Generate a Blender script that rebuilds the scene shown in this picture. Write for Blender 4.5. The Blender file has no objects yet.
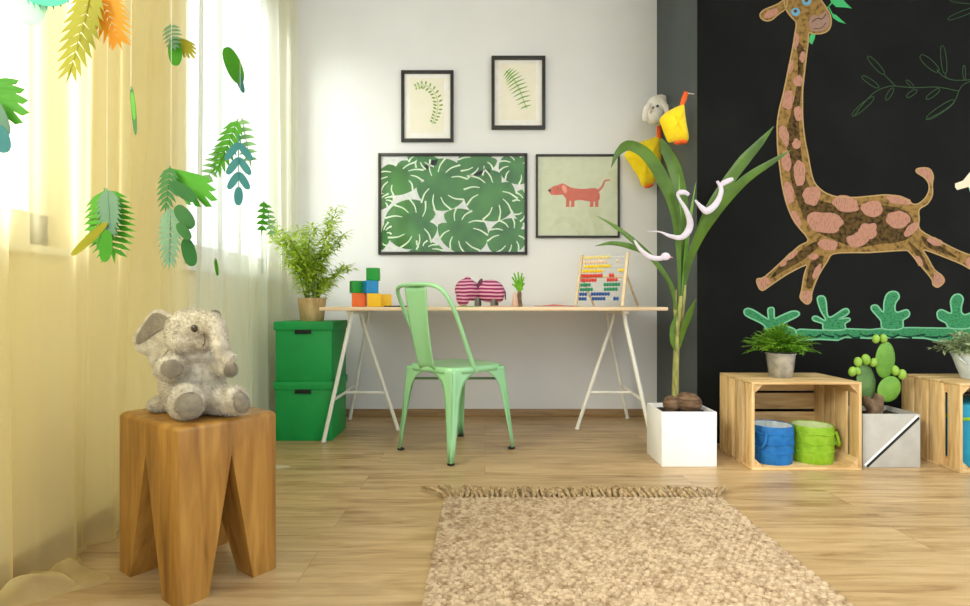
import bpy, bmesh, math, random
from mathutils import Vector, Matrix, Euler, noise as mnoise
from mathutils.geometry import tessellate_polygon

random.seed(7)
SC = bpy.context.scene
COL = SC.collection
H, F, CX, CY = 0.76, 560.0, 485.0, 303.0
PI = math.pi
rad = math.radians

def at(px, py, Y):
    """world point seen at a photo pixel at distance Y"""
    return Vector(((px - CX) * Y / F, Y, H - (py - CY) * Y / F))

# ------------------------------------------------------------------ materials
def lin(c):
    return tuple(((v / 255) / 12.92 if v / 255 <= 0.04045 else ((v / 255 + 0.055) / 1.055) ** 2.4) for v in c) + (1.0,)

def nodes_of(name):
    m = bpy.data.materials.new(name)
    m.use_nodes = True
    nt = m.node_tree
    return m, nt, nt.nodes, nt.links, nt.nodes['Principled BSDF']

def mat(name, c, c2=None, rough=0.6, scale=20, stretch=(1, 1, 1), bump=0.0, metal=0.0, detail=4, lo=0.35, hi=0.65,
        coat=0.0, sheen=0.0, trans=0.0, spec=0.5, bscale=None, bdist=0.004):
    m, nt, N, L, b = nodes_of(name)
    b.inputs['Roughness'].default_value = rough
    b.inputs['Metallic'].default_value = metal
    b.inputs['Coat Weight'].default_value = coat
    b.inputs['Coat Roughness'].default_value = 0.15
    b.inputs['Specular IOR Level'].default_value = spec
    b.inputs['Sheen Weight'].default_value = sheen
    tc = N.new('ShaderNodeTexCoord'); mp = N.new('ShaderNodeMapping'); mp.inputs['Scale'].default_value = stretch
    L.new(tc.outputs['Object'], mp.inputs['Vector'])
    nz = N.new('ShaderNodeTexNoise'); nz.inputs['Scale'].default_value = scale; nz.inputs['Detail'].default_value = detail
    L.new(mp.outputs['Vector'], nz.inputs['Vector'])
    rp = N.new('ShaderNodeValToRGB')
    rp.color_ramp.elements[0].position = lo; rp.color_ramp.elements[1].position = hi
    rp.color_ramp.elements[0].color = lin(c)
    rp.color_ramp.elements[1].color = lin(c2 if c2 else tuple(min(255, v * 1.06 + 2) for v in c))
    L.new(nz.outputs['Fac'], rp.inputs['Fac']); L.new(rp.outputs['Color'], b.inputs['Base Color'])
    if bump:
        n2 = N.new('ShaderNodeTexNoise'); n2.inputs['Scale'].default_value = bscale or scale * 2; n2.inputs['Detail'].default_value = 6
        L.new(mp.outputs['Vector'], n2.inputs['Vector'])
        bp = N.new('ShaderNodeBump'); bp.inputs['Strength'].default_value = bump; bp.inputs['Distance'].default_value = bdist
        L.new(n2.outputs['Fac'], bp.inputs['Height']); L.new(bp.outputs['Normal'], b.inputs['Normal'])
    if trans:
        tr = N.new('ShaderNodeBsdfTranslucent'); L.new(rp.outputs['Color'], tr.inputs['Color'])
        mx = N.new('ShaderNodeMixShader'); mx.inputs[0].default_value = trans
        L.new(b.outputs[0], mx.inputs[1]); L.new(tr.outputs[0], mx.inputs[2])
        L.new(mx.outputs[0], N['Material Output'].inputs['Surface'])
    return m

def wood(name, c1, c2, c3, along='Z', scale=6, rough=0.5, bump=0.15, ratio=14):
    """grain: noise squeezed across, stretched along one axis, over a slow tone change"""
    m, nt, N, L, b = nodes_of(name)
    b.inputs['Roughness'].default_value = rough
    tc = N.new('ShaderNodeTexCoord'); mp = N.new('ShaderNodeMapping')
    s = {'X': (1, ratio, ratio), 'Y': (ratio, 1, ratio), 'Z': (ratio, ratio, 1)}[along]
    mp.inputs['Scale'].default_value = s
    L.new(tc.outputs['Object'], mp.inputs['Vector'])
    oi = N.new('ShaderNodeObjectInfo')
    va = N.new('ShaderNodeVectorMath'); va.operation = 'ADD'
    vm = N.new('ShaderNodeVectorMath'); vm.operation = 'SCALE'; vm.inputs['Scale'].default_value = 7.0
    cb = N.new('ShaderNodeCombineXYZ')
    L.new(oi.outputs['Random'], cb.inputs[0]); L.new(oi.outputs['Random'], cb.inputs[1]); L.new(cb.outputs[0], vm.inputs[0])
    L.new(mp.outputs[0], va.inputs[0])
    if 'shared' not in name: L.new(vm.outputs[0], va.inputs[1])
    nz = N.new('ShaderNodeTexNoise'); nz.inputs['Scale'].default_value = scale; nz.inputs['Detail'].default_value = 8
    nz.inputs['Distortion'].default_value = 0.6
    L.new(va.outputs[0], nz.inputs['Vector'])
    rp = N.new('ShaderNodeValToRGB'); e = rp.color_ramp.elements
    e[0].position = 0.28; e[0].color = lin(c1); e[1].position = 0.72; e[1].color = lin(c3)
    k = e.new(0.5); k.color = lin(c2)
    L.new(nz.outputs['Fac'], rp.inputs['Fac'])
    if 'shared' in name: L.new(rp.outputs[0], b.inputs['Base Color'])
    else:      # board to board tone
        mr = N.new('ShaderNodeMapRange'); mr.inputs[3].default_value = 0.80; mr.inputs[4].default_value = 1.08; L.new(oi.outputs['Random'], mr.inputs[0])
        ml = N.new('ShaderNodeMixRGB'); ml.blend_type = 'MULTIPLY'; ml.inputs[0].default_value = 1
        L.new(rp.outputs[0], ml.inputs[1]); L.new(mr.outputs[0], ml.inputs[2]); L.new(ml.outputs[0], b.inputs['Base Color'])
    bp = N.new('ShaderNodeBump'); bp.inputs['Strength'].default_value = bump; bp.inputs['Distance'].default_value = 0.002
    L.new(nz.outputs['Fac'], bp.inputs['Height']); L.new(bp.outputs[0], b.inputs['Normal'])
    return m

def floor_material():
    m, nt, N, L, b = nodes_of('oak_planks')
    tc = N.new('ShaderNodeTexCoord')
    br = N.new('ShaderNodeTexBrick')
    br.offset = 0.37; br.inputs['Scale'].default_value = 1
    br.inputs['Brick Width'].default_value = 1.38; br.inputs['Row Height'].default_value = 0.19
    br.inputs['Mortar Size'].default_value = 0.001; br.inputs['Mortar Smooth'].default_value = 0.2
    br.inputs['Color1'].default_value = (0.1, 0.1, 0.1, 1); br.inputs['Color2'].default_value = (0.9, 0.9, 0.9, 1)
    br.inputs['Mortar'].default_value = (0.5, 0.5, 0.5, 1)
    L.new(tc.outputs['Object'], br.inputs['Vector'])
    sx = N.new('ShaderNodeSeparateXYZ'); L.new(tc.outputs['Object'], sx.inputs[0])
    ad = N.new('ShaderNodeCombineXYZ'); L.new(sx.outputs['X'], ad.inputs[0]); L.new(sx.outputs['Y'], ad.inputs[1])
    mul = N.new('ShaderNodeMath'); mul.operation = 'MULTIPLY'; mul.inputs[1].default_value = 9
    L.new(br.outputs['Color'], mul.inputs[0]); L.new(mul.outputs[0], ad.inputs[2])
    mp = N.new('ShaderNodeMapping'); mp.inputs['Scale'].default_value = (1.0, 11, 1); L.new(ad.outputs[0], mp.inputs['Vector'])
    nz = N.new('ShaderNodeTexNoise'); nz.inputs['Scale'].default_value = 2.6; nz.inputs['Detail'].default_value = 9; nz.inputs['Roughness'].default_value = 0.62
    nz.inputs['Distortion'].default_value = 0.9
    L.new(mp.outputs[0], nz.inputs['Vector'])
    rp = N.new('ShaderNodeValToRGB'); e = rp.color_ramp.elements
    e[0].position = 0.25; e[0].color = lin((138, 108, 70)); e[1].position = 0.72; e[1].color = lin((208, 182, 140))
    k = e.new(0.40); k.color = lin((180, 150, 106)); k = e.new(0.55); k.color = lin((196, 167, 122))
    L.new(nz.outputs['Fac'], rp.inputs['Fac'])
    # slow blotches and small knots
    mp2 = N.new('ShaderNodeMapping'); mp2.inputs['Scale'].default_value = (1.3, 5, 1); L.new(ad.outputs[0], mp2.inputs['Vector'])
    n2 = N.new('ShaderNodeTexNoise'); n2.inputs['Scale'].default_value = 2.2; n2.inputs['Detail'].default_value = 3; L.new(mp2.outputs[0], n2.inputs['Vector'])
    r2 = N.new('ShaderNodeValToRGB'); r2.color_ramp.elements[0].position = 0.28; r2.color_ramp.elements[1].position = 0.46
    r2.color_ramp.elements[0].color = (0.70, 0.64, 0.56, 1); r2.color_ramp.elements[1].color = (1, 1, 1, 1)
    L.new(n2.outputs['Fac'], r2.inputs['Fac'])
    mx = N.new('ShaderNodeMixRGB'); mx.blend_type = 'MULTIPLY'; mx.inputs[0].default_value = 1
    L.new(rp.outputs[0], mx.inputs[1]); L.new(r2.outputs[0], mx.inputs[2])
    # plank to plank tone
    r3 = N.new('ShaderNodeMapRange'); r3.inputs[3].default_value = 0.88; r3.inputs[4].default_value = 1.08; L.new(br.outputs['Color'], r3.inputs[0])
    m3 = N.new('ShaderNodeMixRGB'); m3.blend_type = 'MULTIPLY'; m3.inputs[0].default_value = 1
    L.new(mx.outputs[0], m3.inputs[1]); L.new(r3.outputs[0], m3.inputs[2])
    m4 = N.new('ShaderNodeMixRGB'); m4.inputs[2].default_value = lin((148, 120, 84)); L.new(br.outputs['Fac'], m4.inputs[0]); L.new(m3.outputs[0], m4.inputs[1])
    L.new(m4.outputs[0], b.inputs['Base Color'])
    b.inputs['Roughness'].default_value = 0.34
    b.inputs['Specular IOR Level'].default_value = 0.45
    bp = N.new('ShaderNodeBump'); bp.inputs['Strength'].default_value = 0.08; bp.inputs['Distance'].default_value = 0.002
    L.new(nz.outputs['Fac'], bp.inputs['Height']); L.new(bp.outputs[0], b.inputs['Normal'])
    return m

def sheer(name, c, clear):
    m, nt, N, L, b = nodes_of(name)
    N.remove(b)
    t = N.new('ShaderNodeBsdfTransparent'); t.inputs[0].default_value = lin(tuple((v + 255) / 2 for v in c))
    d = N.new('ShaderNodeBsdfDiffuse'); d.inputs[0].default_value = lin(c)
    q = N.new('ShaderNodeBsdfTranslucent'); q.inputs[0].default_value = lin(c)
    m1 = N.new('ShaderNodeMixShader'); m1.inputs[0].default_value = 0.72; L.new(d.outputs[0], m1.inputs[1]); L.new(q.outputs[0], m1.inputs[2])
    # thicker where seen edge on, as a real weave is
    lw = N.new('ShaderNodeLayerWeight'); lw.inputs['Blend'].default_value = 0.35
    mr = N.new('ShaderNodeMapRange'); mr.inputs[3].default_value = 1 - clear; mr.inputs[4].default_value = 0.93
    L.new(lw.outputs['Facing'], mr.inputs[0])
    m2 = N.new('ShaderNodeMixShader'); L.new(mr.outputs[0], m2.inputs[0]); L.new(t.outputs[0], m2.inputs[1]); L.new(m1.outputs[0], m2.inputs[2])
    L.new(m2.outputs[0], N['Material Output'].inputs['Surface'])
    return m

def glass(name, gloss=0.06):
    m, nt, N, L, b = nodes_of(name)
    N.remove(b)
    t = N.new('ShaderNodeBsdfTransparent'); g = N.new('ShaderNodeBsdfGlossy'); g.inputs['Roughness'].default_value = 0.04
    mx = N.new('ShaderNodeMixShader'); mx.inputs[0].default_value = gloss; L.new(t.outputs[0], mx.inputs[1]); L.new(g.outputs[0], mx.inputs[2])
    L.new(mx.outputs[0], N['Material Output'].inputs['Surface'])
    return m

def chalk(name, c, cover=0.5, c2=None, scale=60, stretch=(1, 1, 1)):
    """chalk rubbed on the board: board shows between the strokes"""
    return mat(name, (30, 30, 29) if c2 is None else c2, c, rough=0.95, spec=0.1, scale=scale, stretch=stretch, lo=0.5 - cover, hi=0.62 - cover * 0.4, detail=7)

M = {}
M['wall_white'] = mat('white_plaster', (232, 234, 236), (236, 238, 240), rough=0.85, scale=3)
M['wall_left'] = mat('cream_plaster', (244, 234, 200), (247, 238, 208), rough=0.85, scale=3)
M['slate'] = mat('slate_paint', (66, 75, 78), (72, 81, 84), rough=0.6, scale=4)
M['board'] = mat('blackboard_paint', (18, 19, 18), (29, 30, 29), rough=0.8, scale=2.5, detail=8, lo=0.4, hi=0.9, spec=0.12)
M['ceiling'] = mat('ceiling_paint', (235, 235, 232), rough=0.9, scale=3)
M['floor'] = floor_material()
M['baseboard'] = wood('baseboard_oak', (150, 118, 78), (170, 138, 96), (186, 154, 112), 'X', 4)
M['win_white'] = mat('white_window_paint', (240, 240, 238), rough=0.4, scale=5)
M['glass'] = glass('window_glass', 0.03)
M['pic_glass'] = glass('picture_glass', 0.022)
M['curtain_y'] = sheer('warm_lit_voile', (252, 244, 204), 0.50)  # yellow tint puts the warm window light into the cloth colour
M['curtain_w'] = sheer('white_voile', (246, 249, 240), 0.40)
M['rail'] = mat('rail_white', (230, 230, 228), rough=0.4)
M['stool'] = wood('shared_honey_wood', (126, 84, 30), (162, 116, 48), (186, 140, 66), 'Z', 3.2, rough=0.42, ratio=9)
M['plush'] = mat('plush_beige', (180, 171, 150), (212, 204, 184), rough=0.95, scale=40, sheen=0.4, bump=0.4, bscale=200)
M['plush_dark'] = mat('plush_grey', (122, 114, 98), (146, 137, 118), rough=0.95, scale=50, sheen=0.3, bump=0.4, bscale=200)
M['eye'] = mat('dark_glass_bead', (52, 44, 38), rough=0.15)
M['thread'] = mat('nylon_thread', (215, 215, 200), rough=0.4)
M['green_box'] = mat('green_cardboard', (0, 148, 66), (2, 156, 71), rough=0.55, scale=6)
M['dark'] = mat('hole_shade', (14, 18, 16), rough=0.8)
M['white_metal'] = mat('white_powder_coat', (232, 232, 224), rough=0.4, scale=6)
M['top'] = wood('birch_top', (218, 190, 156), (228, 202, 168), (236, 212, 180), 'X', 4, rough=0.4, ratio=10)
M['mint'] = mat('mint_lacquer', (152, 212, 156), (158, 216, 162), rough=0.3, scale=5, coat=0.3)
M['mint_dark'] = mat('mint_brace', (112, 150, 108), rough=0.5)
M['rubber'] = mat('black_rubber', (30, 32, 30), rough=0.7)
M['frame_black'] = mat('black_frame', (36, 36, 33), rough=0.45, scale=12)
M['mat_white'] = mat('mount_board', (250, 249, 240), rough=0.9)
M['mat_cream'] = mat('aged_paper', (246, 243, 224), (250, 247, 232), rough=0.9, scale=12)
M['sprig'] = mat('sprig_green', (120, 160, 60), (165, 195, 105), rough=0.9, scale=80)
M['fern_ink'] = mat('fern_print_green', (95, 160, 50), (140, 190, 90), rough=0.9, scale=60)
M['mono_bg'] = mat('print_pale_grey', (216, 222, 222), (232, 236, 236), rough=0.7, scale=40)
M['mono'] = mat('print_leaf_green', (42, 106, 46), (70, 140, 62), rough=0.6, scale=7, detail=5)
M['mono_lt'] = mat('print_leaf_vein', (212, 232, 206), rough=0.7)
M['fox_bg'] = mat('print_pale_green', (206, 214, 184), (214, 221, 194), rough=0.8, scale=20)
M['fox'] = mat('print_brick_red', (204, 92, 66), (216, 112, 84), rough=0.8, scale=60)
M['fox_pale'] = mat('print_rose', (226, 150, 128), rough=0.8)
M['ink'] = mat('print_black', (35, 30, 30), rough=0.8)
M['crate'] = wood('pine_crate', (186, 146, 90), (218, 184, 128), (234, 206, 154), 'X', 5, rough=0.65, ratio=9)
M['crate_z'] = wood('pine_crate_upright', (186, 146, 90), (218, 184, 128), (234, 206, 154), 'Z', 5, rough=0.65, ratio=9)
M['crate_y'] = wood('pine_crate_deep', (190, 150, 98), (214, 178, 124), (228, 196, 146), 'Y', 5, rough=0.65, ratio=9)
M['blue'] = mat('blue_fabric', (12, 104, 178), (22, 122, 200), rough=0.6, scale=30, bump=0.5, bscale=30, bdist=0.006, trans=0.1)
M['lime'] = mat('lime_fabric', (132, 178, 22), (150, 196, 38), rough=0.6, scale=30, bump=0.5, bscale=30, bdist=0.006, trans=0.1)
M['teal_box'] = mat('teal_fabric', (10, 132, 164), (20, 146, 178), rough=0.6, scale=20)
M['lining'] = mat('pale_lining', (196, 212, 214), (216, 226, 226), rough=0.7, scale=40, bump=0.4)
M['lining_lime'] = mat('pale_lime_lining', (196, 214, 150), (210, 226, 170), rough=0.7, scale=40, bump=0.4)
M['planter'] = mat('white_planter', (240, 241, 243), rough=0.35, scale=4)
M['planter_grey'] = mat('concrete_grey_planter', (178, 176, 168), (190, 188, 180), rough=0.7, scale=14, bump=0.05)
M['soil'] = mat('dark_soil', (38, 30, 24), (60, 48, 38), rough=1, scale=80, bump=0.8)
M['husk'] = mat('coconut_husk', (84, 62, 44), (132, 104, 78), rough=0.95, scale=22, stretch=(1, 1, 4), bump=0.8, bscale=70, bdist=0.006)
M['palm'] = mat('palm_leaf', (66, 100, 8), (90, 128, 20), rough=0.38, scale=8, trans=0.2)
M['palm_lt'] = mat('young_palm_leaf', (110, 164, 52), (140, 190, 80), rough=0.4, scale=14, trans=0.25)
M['stalk'] = mat('palm_stalk', (122, 118, 60), (156, 160, 90), rough=0.5, scale=20, stretch=(4, 4, 1))
M['zinc'] = mat('zinc_pot', (150, 150, 142), (196, 192, 182), rough=0.42, scale=22, metal=0.55, bump=0.15)
M['white_pot'] = mat('whitewashed_pot', (190, 204, 208), (222, 230, 232), rough=0.5, scale=18, bump=0.2)
M['fern'] = mat('fern_leaf', (76, 136, 24), (140, 192, 56), rough=0.5, scale=18, trans=0.25)
M['sage'] = mat('sage_leaf', (128, 150, 104), (176, 192, 150), rough=0.6, scale=30, trans=0.2)
M['cactus'] = mat('cactus_green', (88, 142, 44), (116, 168, 62), rough=0.5, scale=16)
M['cactus_dk'] = mat('cactus_grey_green', (78, 118, 62), (100, 138, 76), rough=0.55, scale=16)
M['fruit'] = mat('cactus_fruit', (128, 172, 56), (150, 190, 74), rough=0.5, scale=30)
M['bark'] = mat('grey_brown_bark', (96, 76, 56), (136, 112, 86), rough=0.95, scale=40, bump=0.6)
M['bamboo'] = mat('bamboo_leaf', (166, 200, 44), (204, 226, 88), rough=0.45, scale=12, trans=0.3)
M['cane'] = mat('bamboo_cane', (92, 128, 44), (124, 156, 70), rough=0.4, scale=20)
M['wicker'] = mat('seagrass_pot', (172, 138, 88), (206, 176, 126), rough=0.85, scale=40, stretch=(1, 1, 0.25), bump=0.7, bscale=60)
M['yellow_toy'] = mat('yellow_plush', (244, 212, 0), (252, 224, 20), rough=0.9, scale=30, sheen=0.3, bump=0.3, bscale=120)
M['orange_toy'] = mat('orange_felt', (232, 96, 30), (240, 110, 44), rough=0.9, scale=30)
M['lamb'] = mat('lamb_white', (240, 237, 226), (248, 246, 238), rough=0.95, scale=60, bump=0.5, bscale=160)
M['lamb_in'] = mat('lamb_ear_pink', (214, 186, 166), rough=0.95)
M['bird'] = mat('white_felt', (204, 196, 212), (218, 211, 224), rough=0.8, scale=40)
M['pink'] = mat('pink_beak', (226, 140, 160), rough=0.6)
M['chalk_gold'] = chalk('chalk_ochre', (146, 116, 66), 0.22, (64, 50, 30), scale=38, stretch=(1, 1, 1))
M['chalk_brown'] = chalk('chalk_brown', (92, 72, 40), 0.16, (34, 30, 24), scale=45)
M['chalk_pink'] = chalk('chalk_pink', (176, 130, 110), 0.30, (112, 80, 64), scale=90, stretch=(2, 1, 0.5))
M['chalk_line'] = chalk('chalk_gold_line', (176, 148, 102), 0.42, (120, 92, 48), scale=120)
M['chalk_mauve'] = chalk('chalk_mauve', (150, 122, 108), 0.40, (96, 78, 62), scale=80)
M['chalk_green'] = chalk('chalk_green', (64, 140, 94), 0.24, (26, 70, 48), scale=60, stretch=(1, 1, 2.5))
M['chalk_mint'] = chalk('chalk_mint_line', (122, 186, 146), 0.46, (70, 128, 94), scale=120)
M['chalk_green_dk'] = chalk('chalk_deep_green', (24, 62, 46), 0.3, (30, 34, 31), scale=60)
M['chalk_leaf'] = chalk('chalk_leaf_green', (70, 176, 108), 0.45, (40, 110, 64), scale=80)
M['chalk_dim'] = chalk('chalk_faint_green', (58, 84, 56), 0.36, (34, 46, 34), scale=140)
M['chalk_cream'] = chalk('chalk_cream', (226, 218, 190), 0.46, (180, 170, 140), scale=100)
M['chalk_blue'] = chalk('chalk_blue', (104, 158, 186), 0.46, (70, 110, 130), scale=100)
M['pap_green'] = mat('paper_bright_green', (70, 164, 24), (88, 180, 36), rough=0.6, scale=8, trans=0.35)
M['pap_dark'] = mat('paper_dark_green', (26, 104, 36), (36, 118, 44), rough=0.6, scale=8, trans=0.3)
M['pap_grey'] = mat('paper_grey_green', (104, 150, 122), (120, 164, 134), rough=0.6, scale=8, trans=0.3)
M['pap_teal'] = mat('paper_teal', (58, 140, 142), (72, 152, 154), rough=0.6, scale=8, trans=0.3)
M['pap_aqua'] = mat('paper_aqua', (60, 200, 178), (80, 210, 190), rough=0.6, scale=8, trans=0.35)
M['pap_pale'] = mat('paper_pale_aqua', (190, 228, 214), rough=0.6, trans=0.4)
M['pap_mint'] = mat('paper_mint', (150, 204, 140), (168, 214, 156), rough=0.6, scale=8, trans=0.35)
M['pap_olive'] = mat('paper_olive', (170, 168, 22), (186, 182, 38), rough=0.6, scale=8, trans=0.35)
M['pap_orange'] = mat('paper_orange', (246, 168, 30), (250, 184, 50), rough=0.6, scale=8, trans=0.35)
M['jute'] = mat('jute_cord', (140, 114, 82), (200, 178, 146), rough=0.95, scale=55, detail=3, bump=0.6, bscale=160, lo=0.3, hi=0.62)
M['jute_dk'] = mat('jute_fringe', (140, 114, 78), (200, 174, 132), rough=0.95, scale=60, bump=0.5, bscale=200)
M['jute_base'] = mat('jute_backing', (120, 98, 68), rough=1)
M['c_orange'] = mat('cube_orange', (242, 112, 44), rough=0.5)
M['c_yellow'] = mat('cube_yellow', (250, 194, 10), rough=0.5)
M['c_green'] = mat('cube_green', (12, 152, 48), rough=0.5)
M['c_blue'] = mat('cube_blue', (20, 138, 200), rough=0.5)
M['pur'] = mat('crochet_plain_plum', (96, 46, 72), (116, 60, 88), rough=0.95, scale=60, bump=0.6)
M['grey_felt'] = mat('grey_crochet', (112, 112, 104), rough=0.95, bump=0.4)
M['red_paper'] = mat('red_felt_sheet', (202, 92, 84), (216, 118, 106), rough=0.85, scale=16)
M['pink_paper'] = mat('rose_paper', (232, 176, 152), rough=0.85)
M['green_paper'] = mat('green_card', (106, 168, 70), rough=0.8)
M['slate_book'] = mat('dark_grey_card', (62, 64, 62), rough=0.6)
M['pot_rose'] = mat('blush_glaze', (222, 190, 168), rough=0.4, trans=0.2)
M['sprout'] = mat('sprout_green', (96, 176, 26), (140, 208, 60), rough=0.45, scale=30, trans=0.2)
M['beech'] = wood('beech_wood', (222, 196, 156), (234, 212, 178), (242, 224, 196), 'Z', 6, rough=0.5)
M['wire'] = mat('steel_wire', (170, 170, 168), rough=0.3, metal=0.9)
for k, c in {'pale': (238, 222, 150), 'cream': (240, 214, 190), 'yel': (246, 214, 40), 'red': (222, 66, 54), 'grn': (20, 146, 100), 'blu': (28, 84, 160)}.items():
    M['bead_' + k] = mat('bead_' + k, c, rough=0.3, coat=0.3)

def stripes():
    m, nt, N, L, b = nodes_of('striped_crochet')
    tc = N.new('ShaderNodeTexCoord'); wv = N.new('ShaderNodeTexWave'); wv.wave_type = 'BANDS'; wv.bands_direction = 'Z'
    wv.inputs['Scale'].default_value = 15; wv.inputs['Distortion'].default_value = 2.2; wv.inputs['Detail Scale'].default_value = 0.6; wv.inputs['Detail'].default_value = 1
    L.new(tc.outputs['Object'], wv.inputs['Vector'])
    rp = N.new('ShaderNodeValToRGB'); rp.color_ramp.elements[0].position = 0.4; rp.color_ramp.elements[1].position = 0.7
    rp.color_ramp.elements[0].color = lin((142, 40, 92)); rp.color_ramp.elements[1].color = lin((226, 168, 190))
    L.new(wv.outputs['Fac'], rp.inputs['Fac']); L.new(rp.outputs[0], b.inputs['Base Color']); b.inputs['Roughness'].default_value = 0.95
    bp = N.new('ShaderNodeBump'); bp.inputs['Strength'].default_value = 0.5; bp.inputs['Distance'].default_value = 0.003
    L.new(wv.outputs['Fac'], bp.inputs['Height']); L.new(bp.outputs[0], b.inputs['Normal'])
    return m
M['crochet'] = stripes()

# ------------------------------------------------------------------ objects
def origin_of(o):
    v = Vector((0, 0, 0))
    while o is not None:
        v += o.location; o = o.parent
    return v

def thing(name, label, cat, loc=(0, 0, 0), rz=0.0, group=None, kind=None):
    o = bpy.data.objects.new(name, None); COL.objects.link(o)
    o.empty_display_size = 0.05
    o.location = loc; o.rotation_euler = (0, 0, rz)
    o['label'] = label; o['category'] = cat
    if group: o['group'] = group
    if kind: o['kind'] = kind
    return o

def part(name, bm, m, parent=None, smooth=True, local=False, label=None, mods=None, kind=None):
    """one mesh object; bm in world coordinates unless local"""
    me = bpy.data.meshes.new(name)
    if parent is not None and not local:
        bmesh.ops.translate(bm, verts=bm.verts, vec=-origin_of(parent))
    bm.to_mesh(me); bm.free()
    for mm in (m if isinstance(m, (list, tuple)) else [m]):
        me.materials.append(mm)
    if smooth:
        me.polygons.foreach_set('use_smooth', [True] * len(me.polygons))
        me.set_sharp_from_angle(angle=rad(38))
    o = bpy.data.objects.new(name, me); COL.objects.link(o)
    if parent is not None: o.parent = parent
    if label: o['label'] = label
    if kind: o['kind'] = kind
    return o

def single(name, bm, m, label, cat, base, group=None, **k):
    """a thing that is one mesh, its origin at base"""
    bmesh.ops.translate(bm, verts=bm.verts, vec=-Vector(base))
    o = part(name, bm, m, None, **k)
    o.location = base; o['label'] = label; o['category'] = cat
    if group: o['group'] = group
    return o

def struct(name, bm, m, parent=None, **k):
    o = part(name, bm, m, parent, **k)
    if parent is None: o['kind'] = 'structure'
    return o

def copy_tree(o, parent=None):
    c = o.copy(); COL.objects.link(c)
    if parent is not None: c.parent = parent
    for ch in [x for x in bpy.data.objects if x.parent == o and x is not c]:
        copy_tree(ch, c)
    return c

# ------------------------------------------------------------------ shapes
def B(): return bmesh.new()

def merge(bm, tmp, mtx=None, mi=0):
    if mtx is not None: bmesh.ops.transform(tmp, matrix=mtx, verts=tmp.verts)
    me = bpy.data.meshes.new('tmp'); tmp.to_mesh(me); tmp.free()
    n = len(bm.faces)
    bm.from_mesh(me); bpy.data.meshes.remove(me)
    if mi:
        bm.faces.ensure_lookup_table()
        for f in bm.faces[n:]: f.material_index = mi
    return bm

def box(bm, lo, hi, bev=0.0, mtx=None, seg=2, mi=0):
    t = bmesh.new(); bmesh.ops.create_cube(t, size=1)
    lo, hi = Vector(lo), Vector(hi); s = hi - lo; c = (lo + hi) / 2
    for v in t.verts: v.co = Vector((v.co.x * s.x, v.co.y * s.y, v.co.z * s.z)) + c
    if bev: bmesh.ops.bevel(t, geom=t.edges[:], offset=bev, segments=seg, profile=0.5, affect='EDGES')
    return merge(bm, t, mtx, mi)

def ell(bm, c, r, rot=(0, 0, 0), u=20, v=14, mi=0):
    t = bmesh.new(); bmesh.ops.create_uvsphere(t, u_segments=u, v_segments=v, radius=1)
    if not hasattr(r, '__len__'): r = (r, r, r)
    mtx = Matrix.Translation(Vector(c)) @ Euler(rot).to_matrix().to_4x4() @ Matrix.Diagonal((*r, 1))
    return merge(bm, t, mtx, mi)

def smooth_pts(pts, n=8, closed=False):
    P = [Vector(p) for p in pts]; out = []; m = len(P)
    rng = range(m) if closed else range(m - 1)
    for i in rng:
        a = P[(i - 1) % m] if (closed or i > 0) else P[0] * 2 - P[1]
        b, c = P[i], P[(i + 1) % m]
        d = P[(i + 2) % m] if (closed or i < m - 2) else P[-1] * 2 - P[-2]
        for k in range(n):
            t = k / n
            out.append(0.5 * ((2 * b) + (c - a) * t + (2 * a - 5 * b + 4 * c - d) * t * t + (3 * b - a - 3 * c + d) * t ** 3))
    if not closed: out.append(P[-1])
    return out

def tube(bm, pts, r, seg=8, n=0, mi=0, flat=1.0, up=None):
    """swept tube; r a number or one radius per point"""
    P = [Vector(p) for p in pts]
    R = list(r) if hasattr(r, '__len__') else [r] * len(P)
    if n:
        S = smooth_pts(P, n)
        R = [R[min(int(i / n), len(R) - 1)] * (1 - (i / n) % 1) + R[min(int(i / n) + 1, len(R) - 1)] * ((i / n) % 1) for i in range(len(S))]
        P = S
    rings = []; ref = Vector(up) if up else None
    for i, p in enumerate(P):
        t = (P[min(i + 1, len(P) - 1)] - P[max(i - 1, 0)])
        if t.length < 1e-9: t = Vector((0, 0, 1))
        t.normalize()
        if ref is None: ref = Vector((0, 0, 1)) if abs(t.z) < 0.9 else Vector((1, 0, 0))
        x = ref - t * ref.dot(t)
        if x.length < 1e-6: x = t.orthogonal()
        x.normalize(); y = t.cross(x)
        if not up: ref = x
        rings.append([bm.verts.new(p + (x * math.cos(a) * (flat if up else 1) + y * math.sin(a) * (1 if up else flat)) * R[i]) for a in [2 * PI * k / seg for k in range(seg)]])
    for a, b in zip(rings, rings[1:]):
        for k in range(seg):
            f = bm.faces.new((a[k], a[(k + 1) % seg], b[(k + 1) % seg], b[k])); f.material_index = mi
    for rr in (rings[0][::-1], rings[-1]):
        f = bm.faces.new(rr); f.material_index = mi
    return bm

def lathe(bm, c, prof, seg=32, close=False, wob=0.0, mi=0):
    rings = []
    for j, (r, z) in enumerate(prof):
        row = []
        for k in range(seg):
            a = 2 * PI * k / seg
            rr = r
            if wob: rr += wob * mnoise.noise(Vector((math.cos(a) * 2.2 + c[0] * 9, math.sin(a) * 2.2, z * 18)))
            row.append(bm.verts.new((c[0] + rr * math.cos(a), c[1] + rr * math.sin(a), c[2] + z)))
        rings.append(row)
    for a, b in zip(rings, rings[1:]):
        for k in range(seg):
            f = bm.faces.new((a[k], a[(k + 1) % seg], b[(k + 1) % seg], b[k])); f.material_index = mi
    if close:
        bm.faces.new(rings[0][::-1]); bm.faces.new(rings[-1])
    return bm

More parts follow.
